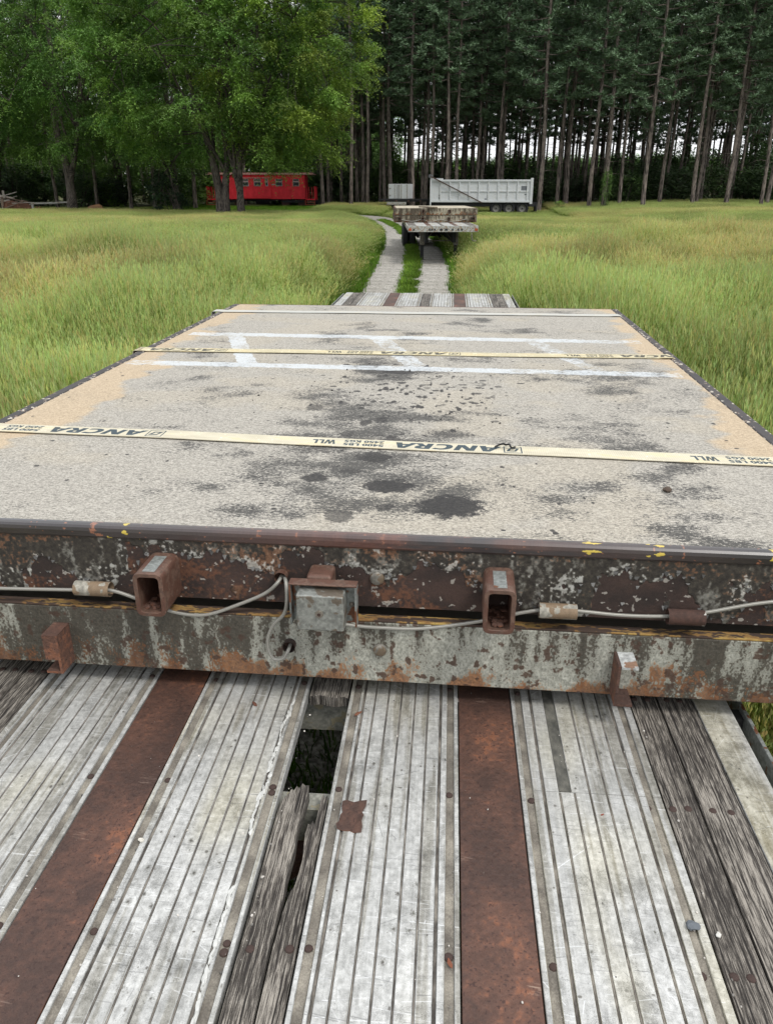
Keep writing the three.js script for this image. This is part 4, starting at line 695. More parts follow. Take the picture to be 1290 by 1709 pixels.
{
  const z = -84, g0 = ground(-20, z), c = thing('caboose', 'faded red railway caboose with side bay window behind the forked tree', 'railway car', [-20.1, g0 + 0.05, z], 0.07);
  const red = std({ map: ctex(256, 256, (u, v, i, j) => { const n = tileN((a, b) => fbm(a * 8 + 3, b * 8 + 3, 4, 271), u, v), s = tileN((a, b) => fbm(a * 40 + 3, b * 6 + 3, 3, 272), u, v); return mix3([184, 22, 36], [216, 44, 56], clamp(n * 1.2 - 0.1 + (s - 0.5) * 0.4)); }, { repeat: [0.4, 0.4] }), roughness: 0.7 });
  const roofM = std({ map: chip([206, 176, 166], [150, 60, 56], 0.55, 275), roughness: 0.9 });
  const y0 = 0.75, y1 = 3.05;
  part('body', [bx(-4.6, 4.6, y0, y1, -2.8, 0)], red, c);
  part('side_bay', bx(-1.9, 1.15, y0 + 0.06, y1 - 0.35, 0.001, 0.32, 0.02), red, c);
  part('bay_roof', bx(-1.95, 1.2, y1 - 0.349, y1 - 0.27, 0.001, 0.36), roofM, c);
  part('roof', [bx(-5.5, 5.5, y1 + 0.001, y1 + 0.09, -2.95, 0.12), bx(-5.3, 5.3, y1 + 0.0905, y1 + 0.2, -2.4, -0.45)], roofM, c, 'peeling pink and grey roof');
  const glass = std({ color: rgb(18, 20, 22), roughness: 0.25 });
  for (const [x, zz, w] of [[-3.6, 0.001, 0.55], [-1.4, 0.321, 0.6], [-0.2, 0.321, 0.7], [0.75, 0.321, 0.28], [1.95, 0.001, 0.72], [3.7, 0.001, 0.64]]) {
    const y = y0 + 1.22, f = part('window', [bx(x - w / 2, x + w / 2, y, y + 0.05, zz, zz + 0.03), bx(x - w / 2, x + w / 2, y + 0.63, y + 0.68, zz, zz + 0.03), bx(x - w / 2, x - w / 2 + 0.05, y + 0.051, y + 0.629, zz, zz + 0.03), bx(x + w / 2 - 0.05, x + w / 2, y + 0.051, y + 0.629, zz, zz + 0.03)], whiteAged, c);
    part('pane', bx(x - w / 2 + 0.051, x + w / 2 - 0.051, y + 0.051, y + 0.629, zz, zz + 0.01), glass, f); part('blind', bx(x - w / 2 + 0.06, x + w / 2 - 0.06, y + 0.36, y + 0.52, zz + 0.0105, zz + 0.018), std({ color: rgb(150, 130, 128), roughness: 0.8 }), f);
  }
  part('lettering', bx(1.0, 1.55, y0 + 1.32, y0 + 1.44, 0.001, 0.004), whiteAged, c);
  for (const s of [-1, 1]) {
    const xo = s * 5.1; part('platform', bx(xo - 0.49, xo + 0.49, y0 - 0.1, y0 + 0.02, -2.7, -0.1), red, c);
    for (let k = 0; k < 7; k++) part('railing_bar', bx(s * 5.55 - 0.03, s * 5.55 + 0.03, y0 + 0.021, y0 + 1.15, -2.6 + k * 0.41, -2.55 + k * 0.41), red, c);
    part('railing', bx(s * 5.55 - 0.035, s * 5.55 + 0.035, y0 + 1.151, y0 + 1.21, -2.65, -0.1), red, c); for (const x of [4.75, 5.0, 5.3]) part('railing_bar', bx(s * x - 0.025, s * x + 0.025, y0 + 0.021, y0 + 1.15, -0.15, -0.1), red, c);
    part('steps', [bx(xo - 0.45, xo + 0.45, 0.42, 0.47, -0.1, 0.2), bx(xo - 0.45, xo + 0.45, 0.2, 0.25, -0.05, 0.3), bx(xo - 0.5, xo - 0.455, 0.18, 0.64, -0.1, 0.3), bx(xo + 0.455, xo + 0.5, 0.18, 0.64, -0.1, 0.3)], std({ color: rgb(150, 74, 52), roughness: 0.8 }), c);
    const tr = part('truck', [bx(s * 3.3 - 1.1, s * 3.3 + 1.1, 0.42, 0.62, -0.35, -0.2), bx(s * 3.3 - 1.1, s * 3.3 + 1.1, 0.42, 0.62, -2.6, -2.45), bx(s * 3.3 - 0.2, s * 3.3 + 0.2, 0.4, 0.74, -2.44, -0.36)], M.black, c);
    for (const x of [-0.85, 0.85]) for (const zz of [-0.5, -2.3]) part('wheel', cyl(0.4, 0.4, 0.12, 20, [s * 3.3 + x, 0.4, zz], 'z'), M.rustRough, tr);
    part('coupler', bx(s * 5.6 - 0.15, s * 5.6 + 0.25, y0 - 0.35, y0 - 0.1, -1.55, -1.25), M.black, c);
  }
  part('underframe', bx(-4.6, 4.6, y0 - 0.2, y0 - 0.001, -2.0, -0.8), M.black, c); part('brake_tank', cyl(0.25, 0.25, 1.4, 14, [0, 0.5, -1.2], 'x'), M.black, c);
}

// ---------------------------------------------------------------- rubble, rail and soil heap by the left trees
{
  const r = rng(71), z = -72, x0 = -41, gy = ground(x0, z);
  const h = thing('rubble_pile', 'heap of pale broken planks and red bricks at the edge of the meadow', 'rubble pile', [x0, gy, z], 0); h.scale.setScalar(1.25);
  const pk = [std({ color: rgb(186, 176, 164), roughness: 0.9 }), std({ color: rgb(150, 130, 114), roughness: 0.9 }), std({ color: rgb(196, 188, 178), roughness: 0.9 }), std({ color: rgb(146, 104, 84), roughness: 0.95 })];
  const mound = new THREE.IcosahedronGeometry(1, 3); { const p = mound.attributes.position; for (let i = 0; i < p.count; i++) { const k = 0.8 + 0.4 * vn(p.getX(i) * 3 + 9, p.getZ(i) * 3 + p.getY(i) * 2 + 9, 4); p.setXYZ(i, p.getX(i) * 2.0 * k, Math.max(-0.1, p.getY(i) * 0.75 * k), p.getZ(i) * 1.7 * k); } mound.computeVertexNormals(); }
  part('brick_heap', boxUV(mound), pk[3], h);
  for (let i = 0; i < 44; i++) { const a = r() * 6.28, d = r() * 2.1, y = 0.95 * (1 - d / 2.4) + 0.1, l = 0.5 + r() * 1.1, t = r() * 3.14; part('plank', bar([Math.cos(a) * d - Math.cos(t) * l, y + (r() - 0.2) * 0.5, Math.sin(a) * d * 0.8 - Math.sin(t) * l * 0.5], [Math.cos(a) * d + Math.cos(t) * l, y - 0.25 + (r() - 0.5) * 0.4, Math.sin(a) * d * 0.8 + Math.sin(t) * l * 0.5], 0.16, 0.05), pk[i % 3], h); }
  for (let i = 0; i < 30; i++) { const a = r() * 6.28, d = 1 + r() * 1.9; const b = part('brick', new THREE.BoxGeometry(0.24, 0.1, 0.12), pk[3], h); b.position.set(Math.cos(a) * d + 0.5, Math.max(0.08, 0.95 - d * 0.36), Math.sin(a) * d * 0.8); b.rotation.set(r(), r() * 6, r()); }
}
{
  const z = -72, gy = ground(-36, z), t = thing('metal_frame', 'pale bent metal frame lying in the grass between rubble pile and soil heap', 'metal frame', [-34.3, ground(-34.3, -68), -68], 0.05); t.scale.setScalar(1.15);
  part('upper_bar', tube([[-1.6, 0.72, 0], [0, 0.76, 0], [1.2, 0.78, 0], [1.55, 0.6, 0], [1.75, 0.02, 0]], 0.075, 30, 8), whiteAged, t); part('lower_bar', bar([-1.6, 0.35, 0.02], [1.5, 0.4, 0.02], 0.06, 0.06), M.black, t); part('post', bx(-1.65, -1.5, 0.0, 0.66, -0.06, 0.06), whiteAged, t);
}
{
  const g = new THREE.IcosahedronGeometry(1, 3), p = g.attributes.position; for (let i = 0; i < p.count; i++) { const k = 0.8 + 0.4 * vn(p.getX(i) * 3, p.getZ(i) * 3 + p.getY(i), 14); p.setXYZ(i, p.getX(i) * 0.9 * k, Math.max(-0.05, p.getY(i) * 0.72 * k), p.getZ(i) * 0.8 * k); } g.computeVertexNormals();
  const o = single('soil_heap', boxUV(g), std({ color: rgb(168, 126, 92), roughness: 1 }), 'small heap of orange soil in the grass beside the pale metal frame', 'soil heap'); o.position.set(-30.5, ground(-30.5, -68), -68);
}

// ================================================================ vegetation
const barkTex = (lo, hi, s) => ctex(256, 512, (u, v, i, j) => { const p = tileN((a, b) => fbm(a * 14 + 3, b * 9 + 3, 4, s), u, v), f = tileN((a, b) => fbm(a * 40 + 3, b * 30 + 3, 3, s + 1), u, v); let c = mix3(lo, hi, clamp(p * 1.9 - 0.5 + (f - 0.5) * 0.8)); if (p < 0.38) c = mix3(c, lo.map((k) => k * 0.5), 0.7); return c; }, { repeat: [1, 0.35] });
const barkBump = tex(256, 512, (u, v) => tileN((a, b) => fbm(a * 14 + 3, b * 9 + 3, 4, 301), u, v) * 255, { repeat: [1, 0.35] });
M.pineBark = std({ map: barkTex([76, 68, 62], [134, 123, 114], 301), bumpMap: barkBump, bumpScale: 0.05, roughness: 0.95 });
M.oakBark = std({ map: barkTex([56, 50, 45], [104, 96, 88], 311), bumpMap: barkBump, bumpScale: 0.06, roughness: 0.95 });
const leafMat = () => new THREE.MeshPhysicalMaterial({ vertexColors: true, roughness: 0.75, side: THREE.DoubleSide, transmission: 0.42, thickness: 0, specularIntensity: 0.35 });
M.leaf = leafMat(); M.needle = std({ vertexColors: true, roughness: 0.8 }); M.blade = new THREE.MeshPhysicalMaterial({ vertexColors: true, roughness: 0.8, side: THREE.DoubleSide, transmission: 0.22, thickness: 0, specularIntensity: 0.3 });
const V = (x, y, z) => new THREE.Vector3(x, y, z);
function limb(pts, r0, r1, rad = 6, seg) { // tapering tube through points
  const cv = new THREE.CatmullRomCurve3(pts), n = seg ?? Math.max(3, pts.length * 2), fr = cv.computeFrenetFrames(n, false), P = [], U = [], I = [], len = cv.getLength();
  for (let i = 0; i <= n; i++) {
    const t = i / n, p = cv.getPoint(t), r = typeof r0 === 'function' ? r0(t) : mix(r0, r1, t);
    for (let k = 0; k <= rad; k++) { const a = k / rad * Math.PI * 2, c = Math.cos(a) * r, s = Math.sin(a) * r, N = fr.normals[i], B = fr.binormals[i]; P.push(p.x + N.x * c + B.x * s, p.y + N.y * c + B.y * s, p.z + N.z * c + B.z * s); U.push(k / rad * Math.max(1, Math.round(r * 6)), t * len); }
  }
  for (let i = 0; i < n; i++) for (let k = 0; k < rad; k++) { const a = i * (rad + 1) + k, b = a + 1, c = a + rad + 1, d = c + 1; I.push(a, b, c, b, d, c); }
  const g = new THREE.BufferGeometry(); g.setAttribute('position', new THREE.Float32BufferAttribute(P, 3)); g.setAttribute('uv', new THREE.Float32BufferAttribute(U, 2)); g.setIndex(I); g.computeVertexNormals(); return g.toNonIndexed();
}
const gauss = (r) => (r() + r() + r() + r() - 2) * 1.0;

// ---- pines
function pine(seed, H, crownFrom, R, tr, nb, nk, wide) {
  const r = rng(seed), W = [], F = new Tris(), lean = [(r() - 0.5) * 0.5, (r() - 0.5) * 0.5];
  const axis = (y) => V(lean[0] * (y / H) + Math.sin(y * 0.35 + seed) * 0.1, y, lean[1] * (y / H) + Math.cos(y * 0.3 + seed) * 0.1);
  const pts = []; for (let i = 0; i <= 9; i++) pts.push(axis(H * i / 9)); pts[0].y = -0.3;
  W.push(limb(pts, (t) => tr * (1 - 0.8 * t) * (1 + 0.28 * Math.exp(-t * 40)), 0, 9, 18));
  for (let i = 0; i < 10; i++) { const y = 3 + r() * (crownFrom - 1), a = r() * 6.28, l = 0.5 + r() * 1.6, p = axis(y); W.push(limb([p, V(p.x + Math.cos(a) * l * 0.5, y + 0.1, p.z + Math.sin(a) * l * 0.5), V(p.x + Math.cos(a) * l, y + 0.1 - r() * 0.4, p.z + Math.sin(a) * l)], 0.03, 0.008, 3, 3)); }
  
  for (let i = 0; i < nb; i++) {
    const t = Math.pow((i + r()) / nb, 0.9), y = mix(crownFrom, H - 0.4, t), len = R * (0.35 + 0.75 * Math.pow(1 - t, 0.7)) * (0.6 + r() * 0.6) * (t < 0.12 ? 0.75 : 1), a = i * 2.4 + r() * 0.9, p = axis(y), rise = mix(0.05, 0.75, t) + (r() - 0.5) * 0.3;
    const e = V(p.x + Math.cos(a) * len, y + rise * len * 0.7, p.z + Math.sin(a) * len), mid = V(mix(p.x, e.x, 0.5), mix(y, e.y, 0.5) - 0.12 * len, mix(p.z, e.z, 0.5));
    W.push(limb([p, mid, e], 0.045 * (1 - t) + 0.02, 0.008, 3, 4));
    const nc = Math.round((5 + len * 4.5) / wide);
    for (let c = 0; c < nc; c++) {
      const s = 0.3 + 0.72 * (c + r() * 0.6) / nc, q = s < 0.5 ? p.clone().lerp(mid, s * 2) : mid.clone().lerp(e, (s - 0.5) * 2), off = 0.16 + 0.3 * s * Math.min(1, len / 2);
      q.x += gauss(r) * off; q.y += gauss(r) * off * 0.5 + 0.08; q.z += gauss(r) * off;
      const gr_ = 0.75 + r() * 0.5, col = [0.13 * gr_, 0.205 * gr_, 0.112 * gr_];
      for (let k = 0; k < nk; k++) {
        const th = r() * 6.28, ph = (r() - 0.3) * 1.5, L = (0.24 + r() * 0.2) * wide, dx = Math.cos(th) * Math.cos(ph) * L, dy = Math.sin(ph) * L, dz = Math.sin(th) * Math.cos(ph) * L, w = (0.03 + r() * 0.02) * wide;
        const sx = -Math.sin(th) * w, sz = Math.cos(th) * w, ty = (r() - 0.5) * w * 2;
        F.tri([q.x - sx, q.y - ty, q.z - sz], [q.x + sx, q.y + ty, q.z + sz], [q.x + dx, q.y + dy, q.z + dz], col);
      }
    }
  }
  return { trunk: join(W), crown: F.geo() };
}
const pineShapes = [[1, 25, 8.8, 3.2, 0.18], [2, 26.5, 10.2, 3.0, 0.165], [3, 24, 7.6, 3.4, 0.195], [4, 27, 11, 2.9, 0.15], [5, 23.5, 6.8, 3.3, 0.175]];
const pineKinds = [...pineShapes.map((p) => pine(...p, 66, 15, 1)), ...pineShapes.map((p) => pine(...p, 48, 9, 1.45))]; // the second set is lighter, for the depth of the stand
const pineProto = pineKinds.map((k) => { const o = new THREE.Group(); o.name = 'pine_tree'; part('trunk', k.trunk, M.pineBark, o); part('crown', k.crown, M.needle, o); return o; });
console.log('pine tris', pineKinds.map((k) => Math.round((k.crown.attributes.position.count + k.trunk.attributes.position.count) / 3)).join(' '));
let pineCount = 0;
function putPine(x, z, kind, s, ry, label, group) {
  const c = pineProto[kind].clone(); c.name = numbered('pine_tree'); c.position.set(x, ground(x, z) - 0.05, z); c.rotation.y = ry; c.scale.set(s, s, s); tag(c, label, 'pine tree', group); scene.add(c); pineCount++;
}
{
  const r = rng(900);
  const edge = [[-9.73, -77, 3, 'pine with pale trunk beside the caboose end of the clearing'], [-8.4, -78.5, 1], [-6.3, -79, 0], [-4.07, -75.8, 0, 'pine rising behind the small white container'], [-2.9, -80, 1], [-2.3, -76.2, 3], [-1.0, -75.5, 1], [0.05, -77, 0], [2.0, -80, 2], [3.9, -78, 1], [7.2, -73.5, 2, 'stout pine behind the tailgate of the dump trailer'], [9.1, -76, 3], [10.0, -77, 1], [11.5, -72.5, 0], [12.5, -72, 2, 'thick pine wrapped by a leafy creeper'], [14.4, -75, 3], [15.9, -72, 4], [18.2, -76, 1], [20.2, -73, 0], [21.6, -77, 3], [23.2, -74, 2], [24.0, -76, 1], [25.6, -72.5, 3], [27.0, -75, 0], [28.6, -72, 1], [30.5, -75, 2], [33, -73, 0], [-33.5, -75, 1], [-30.0, -74.5, 3], [-28.3, -76, 1], [-25.2, -78, 0], [-38, -76, 3], [-23, -88.5, 1], [-12.2, -88, 0], [-14.8, -90, 3]];
  edge.forEach(([x, z, k, l]) => putPine(x, z, k, 0.98 + r() * 0.16, r() * 6.28, l ?? 'pine at the front edge of the stand facing the meadow', l ? null : 'pines along the meadow edge'));
  for (let row = 0; row < 10; row++) {
    const z = -81.5 - row * 4.9;
    for (let x = -13 - row * 0.4; x < 32 + row * 2.2; x += 3.0) putPine(x + (r() - 0.5) * 1.5, z + (r() - 0.5) * 1.8, 5 + Math.floor(r() * 5), 0.82 + r() * 0.26, r() * 6.28, 'pine inside the dense stand behind the front row', 'pines deep in the stand');
    if (row > 0 && row < 9) for (let x = -52; x < -15; x += 6.6) putPine(x + (r() - 0.5) * 3, z - 4 + (r() - 0.5) * 2, 5 + Math.floor(r() * 5), 0.8 + r() * 0.26, r() * 6.28, 'pine behind the broadleaf trees and caboose', 'pines behind the broadleaf trees');
  }
}

// ---- broadleaf trees: limbs to leaf sprays spread through the crown
function broadleaf(seed, o) {
  const r = rng(seed), W = [], F = new Tris();
  const [rx, ry, rz] = o.rad, c = o.centre;
  for (const s of o.stems) W.push(limb(s.pts.map((p) => V(...p)), (t) => s.r * (1 - 0.72 * t) * (1 + 0.35 * Math.exp(-t * 14)), 0, 10, 16));
  const nodes = []; for (const s of o.stems) { const cv = new THREE.CatmullRomCurve3(s.pts.map((p) => V(...p))); for (let i = 4; i <= 20; i++) nodes.push([cv.getPoint(i / 20), s.r * (1 - 0.72 * i / 20)]); }
  // primary limbs
  for (let i = 0; i < o.limbs; i++) {
    const from = nodes[Math.floor(r() * nodes.length)], a = i * 2.4 + r() * 0.6, v = (r() - 0.35) * 1.7, k = 0.55 + r() * 0.3;
    const e = V(c[0] + Math.cos(a) * rx * k * Math.cos(v * 0.6), c[1] + Math.sin(v) * ry * k, c[2] + Math.sin(a) * rz * k * Math.cos(v * 0.6)), p = from[0];
    const m = p.clone().lerp(e, 0.5); m.y += 0.6 + r() * 1.0; m.x += gauss(r) * 0.6; m.z += gauss(r) * 0.6;
    const r0 = Math.min(from[1] * 0.6, 0.2); W.push(limb([p, m, e], r0, 0.035, 5, 8));
    const cv = new THREE.CatmullRomCurve3([p, m, e]); for (let q = 3; q <= 8; q++) nodes.push([cv.getPoint(q / 8), 0.07]);
  }
  for (let i = 0; i < o.clumps; i++) {
    // clump position, mostly towards the outside
    let x, y, z, d; do { x = r() * 2 - 1; y = r() * 2 - 1; z = r() * 2 - 1; d = Math.hypot(x, y, z); } while (d > 1 || d < 0.5 || r() > Math.pow(d, 2));
    const lump = 0.74 + 0.5 * vn(x * 2.2 + 9 + seed, y * 2.2 + z * 1.7 + 9, seed); x *= lump; y *= lump; z *= lump;
    const C = V(c[0] + x * rx, c[1] + y * ry, c[2] + z * rz); if (C.y < o.low + r() * 1.6) continue;
    let near = nodes[0], bd = 1e9; for (const n of nodes) { const q = n[0].distanceToSquared(C) + (n[0].y > C.y + 1 ? 4 : 0); if (q < bd) { bd = q; near = n; } }
    const m = near[0].clone().lerp(C, 0.55); m.y += 0.3; W.push(limb([near[0], m, C], 0.035, 0.01, 3, 4));
    const out = V(x, y * 0.4, z).normalize(), hue = r(), tone = 0.6 + r() * 0.75, s = o.size * (0.75 + r() * 0.6);
    const base = mix3(o.colA, o.colB, hue);
    const tw = o.twigs;
    for (let k = 0; k < tw; k++) {
      const th = r() * 6.28, ph = Math.acos(r() * 2 - 1), L = s * (0.5 + r() * 0.7);
      const dir = V(Math.sin(ph) * Math.cos(th), Math.cos(ph) * 0.6, Math.sin(ph) * Math.sin(th)).addScaledVector(out, 0.5).normalize();
      const st = C.clone().add(V(gauss(r), gauss(r) * 0.6, gauss(r)).multiplyScalar(s * 0.3));
      const nl = o.leaves;
      for (let q = 0; q < nl; q++) {
        const t = (q + r()) / nl, px = st.x + dir.x * L * t + gauss(r) * 0.09, py = st.y + dir.y * L * t - 0.42 * L * t * t + gauss(r) * 0.09, pz = st.z + dir.z * L * t + gauss(r) * 0.09;
        const la = r() * 6.28, dl = 0.1 + r() * 0.1, dn = -0.25 - r() * 0.55, wx = -Math.sin(la), wz = Math.cos(la), w = dl * 0.26, hx = Math.cos(la) * dl, hz = Math.sin(la) * dl, hy = dn * dl, tl = (r() - 0.5) * w;
        const g = tone * (0.8 + r() * 0.4), col = [base[0] * g, base[1] * g, base[2] * g];
        F.tri([px - wx * w, py - tl, pz - wz * w], [px + wx * w, py + tl, pz + wz * w], [px + hx, py + hy, pz + hz], col);
      }
    }
  }
  return { trunk: join(W), crown: F.geo() };
}
function putTree(name, k, p, ry, s, label, cat, group) { const o = thing(name, label, cat, p, ry, group); o.scale.setScalar(s); part('trunk', k.trunk, M.oakBark, o); part('crown', k.crown, M.leaf, o); return o; }
const leafA = [0.15, 0.29, 0.05], leafB = [0.085, 0.14, 0.032];
const big = broadleaf(41, { rad: [9.4, 9.8, 7.5], centre: [-1.0, 11.6, 0], stems: [{ r: 0.38, pts: [[-0.2, -0.3, 0], [-0.26, 2, 0], [-0.7, 5, 0.2], [-1.6, 9, 0.5], [-2.2, 15, 0.5]] }, { r: 0.32, pts: [[0.16, -0.3, 0], [0.25, 2, 0.05], [0.6, 5, -0.2], [0.9, 10, -0.5], [1.4, 16, -0.5]] }], limbs: 26, clumps: 470, size: 1.3, twigs: 28, leaves: 21, colA: [0.13, 0.27, 0.055], colB: [0.22, 0.36, 0.06], low: 3.3 });
putTree('oak_tree', big, [-17.1, ground(-17.1, -60), -60], 0, 1, 'broad leafy tree with a thick twin trunk in front of the red caboose', 'tree');
const slim = broadleaf(43, { rad: [6.2, 9.6, 6.2], centre: [3.2, 11.8, 0], stems: [{ r: 0.28, pts: [[0, -0.3, 0], [0.05, 2.5, 0], [0.4, 6, 0.2], [1.6, 10, 0.2], [2.6, 16, 0]] }, { r: 0.2, pts: [[0.02, 2, 0], [-0.4, 4, 0.2], [-0.9, 7, 0.4], [-0.6, 12, 0.4]] }], limbs: 20, clumps: 300, size: 1.25, twigs: 28, leaves: 21, colA: leafA, colB: [0.32, 0.42, 0.06], low: 3.6 });  // sun and backlight painted in as brighter, yellower leaf colours
putTree('oak_tree', slim, [-15.7, ground(-15.7, -59.6), -59.6], 0, 1, 'leafy tree with a single slimmer trunk beside the twin trunk, with sunlight painted into its yellowish green foliage', 'tree');
const mid1 = broadleaf(47, { rad: [7.5, 9.8, 6.5], centre: [0, 11.5, 0], stems: [{ r: 0.4, pts: [[0, -0.3, 0], [0.1, 3, 0], [-0.3, 7, 0.2], [0.2, 12, 0.1], [0, 18, 0]] }, { r: 0.24, pts: [[0.1, 2.5, 0], [1.1, 5, 0.1], [2.2, 9, 0.2], [2.8, 14, 0]] }], limbs: 22, clumps: 310, size: 1.4, twigs: 24, leaves: 18, colA: [0.115, 0.25, 0.055], colB: [0.2, 0.34, 0.06], low: 3.4 });
putTree('oak_tree', mid1, [-31.7, ground(-31.7, -66), -66], 0, 1, 'dark leafy tree standing behind the soil heap and pale frame', 'tree');
{
  const o = scene.children[scene.children.length - 1];
  for (const [x, z, ry, s, label] of [[-39.5, -68, 2.1, 1.05, 'dark leafy tree rising over the rubble pile'], [-25.5, -74, 4.0, 0.95, 'leafy tree filling the gap between the twin-trunk tree and the dark trees'], [-46, -80, 1.1, 1.1, 'leafy tree beyond the rubble pile at the wood edge'], [-35, -84, 5.2, 1.1, 'leafy tree at the wood edge behind the pale frame'], [-21, -98, 3.3, 0.95, 'leafy tree in the wood behind the caboose roof']]) copyOf(o, [x, ground(x, z), z], ry, s, label);
}
// torn branch hanging to the ground
{
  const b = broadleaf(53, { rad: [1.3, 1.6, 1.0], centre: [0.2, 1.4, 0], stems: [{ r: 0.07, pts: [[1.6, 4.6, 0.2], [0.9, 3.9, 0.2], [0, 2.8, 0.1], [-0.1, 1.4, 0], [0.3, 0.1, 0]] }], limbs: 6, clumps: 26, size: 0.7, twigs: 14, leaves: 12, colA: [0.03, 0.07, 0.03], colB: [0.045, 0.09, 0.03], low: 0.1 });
  putTree('hanging_branch', b, [-22.2, ground(-22.2, -62), -62], 0, 1, 'torn leafy branch hanging down to the grass beside the twin trunk', 'branch');
}
// ---- understorey bushes
function bush(seed, colA, colB) {
  const r = rng(seed), F = new Tris(), W = [];
  for (let i = 0; i < 5; i++) { const a = r() * 6.28; W.push(limb([V(0, -0.1, 0), V(Math.cos(a) * 0.3, 0.8, Math.sin(a) * 0.3), V(Math.cos(a) * 0.8, 1.8 + r(), Math.sin(a) * 0.8)], 0.04, 0.01, 4, 4)); }
  for (let i = 0; i < 46; i++) {
    const a = r() * 6.28, y = 0.25 + r() * 2.5, R = 1.25 * Math.sqrt(Math.max(0.05, 1 - ((y - 1.1) / 1.9) ** 2)) * Math.sqrt(r()), cx = Math.cos(a) * R, cz = Math.sin(a) * R, tone = 0.7 + r() * 0.6, b = mix3(colA, colB, r());
    for (let k = 0; k < 42; k++) { const px = cx + gauss(r) * 0.3, py = y + gauss(r) * 0.28, pz = cz + gauss(r) * 0.3, la = r() * 6.28, dl = 0.14 + r() * 0.12, w = dl * 0.3, g = tone * (0.8 + r() * 0.4); F.tri([px - Math.sin(la) * w, py, pz + Math.cos(la) * w], [px + Math.sin(la) * w, py + (r() - 0.5) * w, pz - Math.cos(la) * w], [px + Math.cos(la) * dl, py - dl * (r() - 0.3), pz + Math.sin(la) * dl], [b[0] * g, b[1] * g, b[2] * g]); }
  }
  return { trunk: join(W), crown: F.geo() };
}
const bushKinds = [bush(61, [0.08, 0.16, 0.036], [0.13, 0.23, 0.05]), bush(62, [0.15, 0.29, 0.045], [0.24, 0.38, 0.055]), bush(63, [0.055, 0.11, 0.034], [0.09, 0.16, 0.045])];
const bushProto = bushKinds.map((k) => { const o = new THREE.Group(); o.name = 'bush'; part('stems', k.trunk, M.oakBark, o); part('foliage', k.crown, M.leaf, o); return o; });
{
  const r = rng(77);
  const put = (x, z, k, s, sy, label, group) => { const c = bushProto[k].clone(); c.name = numbered('bush'); c.position.set(x, ground(x, z) - 0.05, z); c.rotation.y = r() * 6.28; c.scale.set(s, sy, s); tag(c, label, 'bush', group); scene.add(c); };
  put(12.6, -71.6, 0, 0.36, 1.2, 'bright creeper climbing the thick pine trunk at the meadow edge'); put(8.8, -71.5, 1, 0.5, 0.35, 'low bright bush beside the dump trailer tailgate');
  for (let i = 0; i < 62; i++) { const x = 7 + i * 0.62 + (r() - 0.5) * 2, z = -78 - r() * 30; put(x, z, r() < 0.7 ? 2 : 0, 1.2 + r() * 0.8, 0.8 + r() * 0.5 + Math.pow(r(), 5) * 1.6, 'dark leafy undergrowth between the pine trunks beyond the dump trailer tailgate', 'undergrowth beyond the dump trailer tailgate'); }
  for (let i = 0; i < 40; i++) { const x = -14 + i * 0.55 + (r() - 0.5), z = -90 - r() * 34; put(x, z, r() < 0.5 ? 0 : 2, 1.1 + r() * 0.7, 0.9 + Math.pow(r(), 2) * 1.5, 'leafy undergrowth between trunks behind the dump trailer', 'undergrowth behind the dump trailer'); }
  for (let i = 0; i < 44; i++) { const x = -54 + i * 0.95 + (r() - 0.5) * 2, z = -80 - r() * 14; if (x > -27 && x < -13 && z > -90) { put(x, z - 12, 0, 1.3 + r() * 0.6, 1 + r() * 0.5, 'green undergrowth behind the caboose', 'undergrowth behind the caboose'); continue; } put(x, z, r() < 0.45 ? 0 : r() < 0.5 ? 1 : 2, 1.3 + r() * 0.8, 1 + r() * 0.7, 'green undergrowth below the dark broadleaf trees', 'undergrowth below the broadleaf trees'); }
  for (const [x, z, s] of [[9.3, -134, 2.2], [11, -136, 1.7], [4, -137, 1.6], [-1, -136, 1.8]]) put(x, z, 1, 1.6, s * 0.9, 'bright young tree seen through the gap in the pine trunks', 'bright young trees beyond the stand');
  // far wood edge closing the view behind the stand
  const n = 420, im = new THREE.InstancedMesh(bushKinds[0].crown, M.leaf, n), m = new THREE.Matrix4(), q = new THREE.Quaternion();
  for (let i = 0; i < n; i++) { const x = -110 + r() * 220, z = -140 - r() * 14, s = 1.5 + r() * 1.2; m.compose(V(x, ground(x, z) - 0.1, z), q.setFromAxisAngle(V(0, 1, 0), r() * 6.28), V(s * 1.2, s * (x < -12 ? 2.2 : 0.85), s)); im.setMatrixAt(i, m); im.setColorAt(i, new THREE.Color(1, 1, 1)); }
  im.name = 'far_wood'; tag(im, 'low mass of green scrub beyond the pine stand', 'scrub', null, 'stuff'); im.castShadow = im.receiveShadow = true; scene.add(im);
}

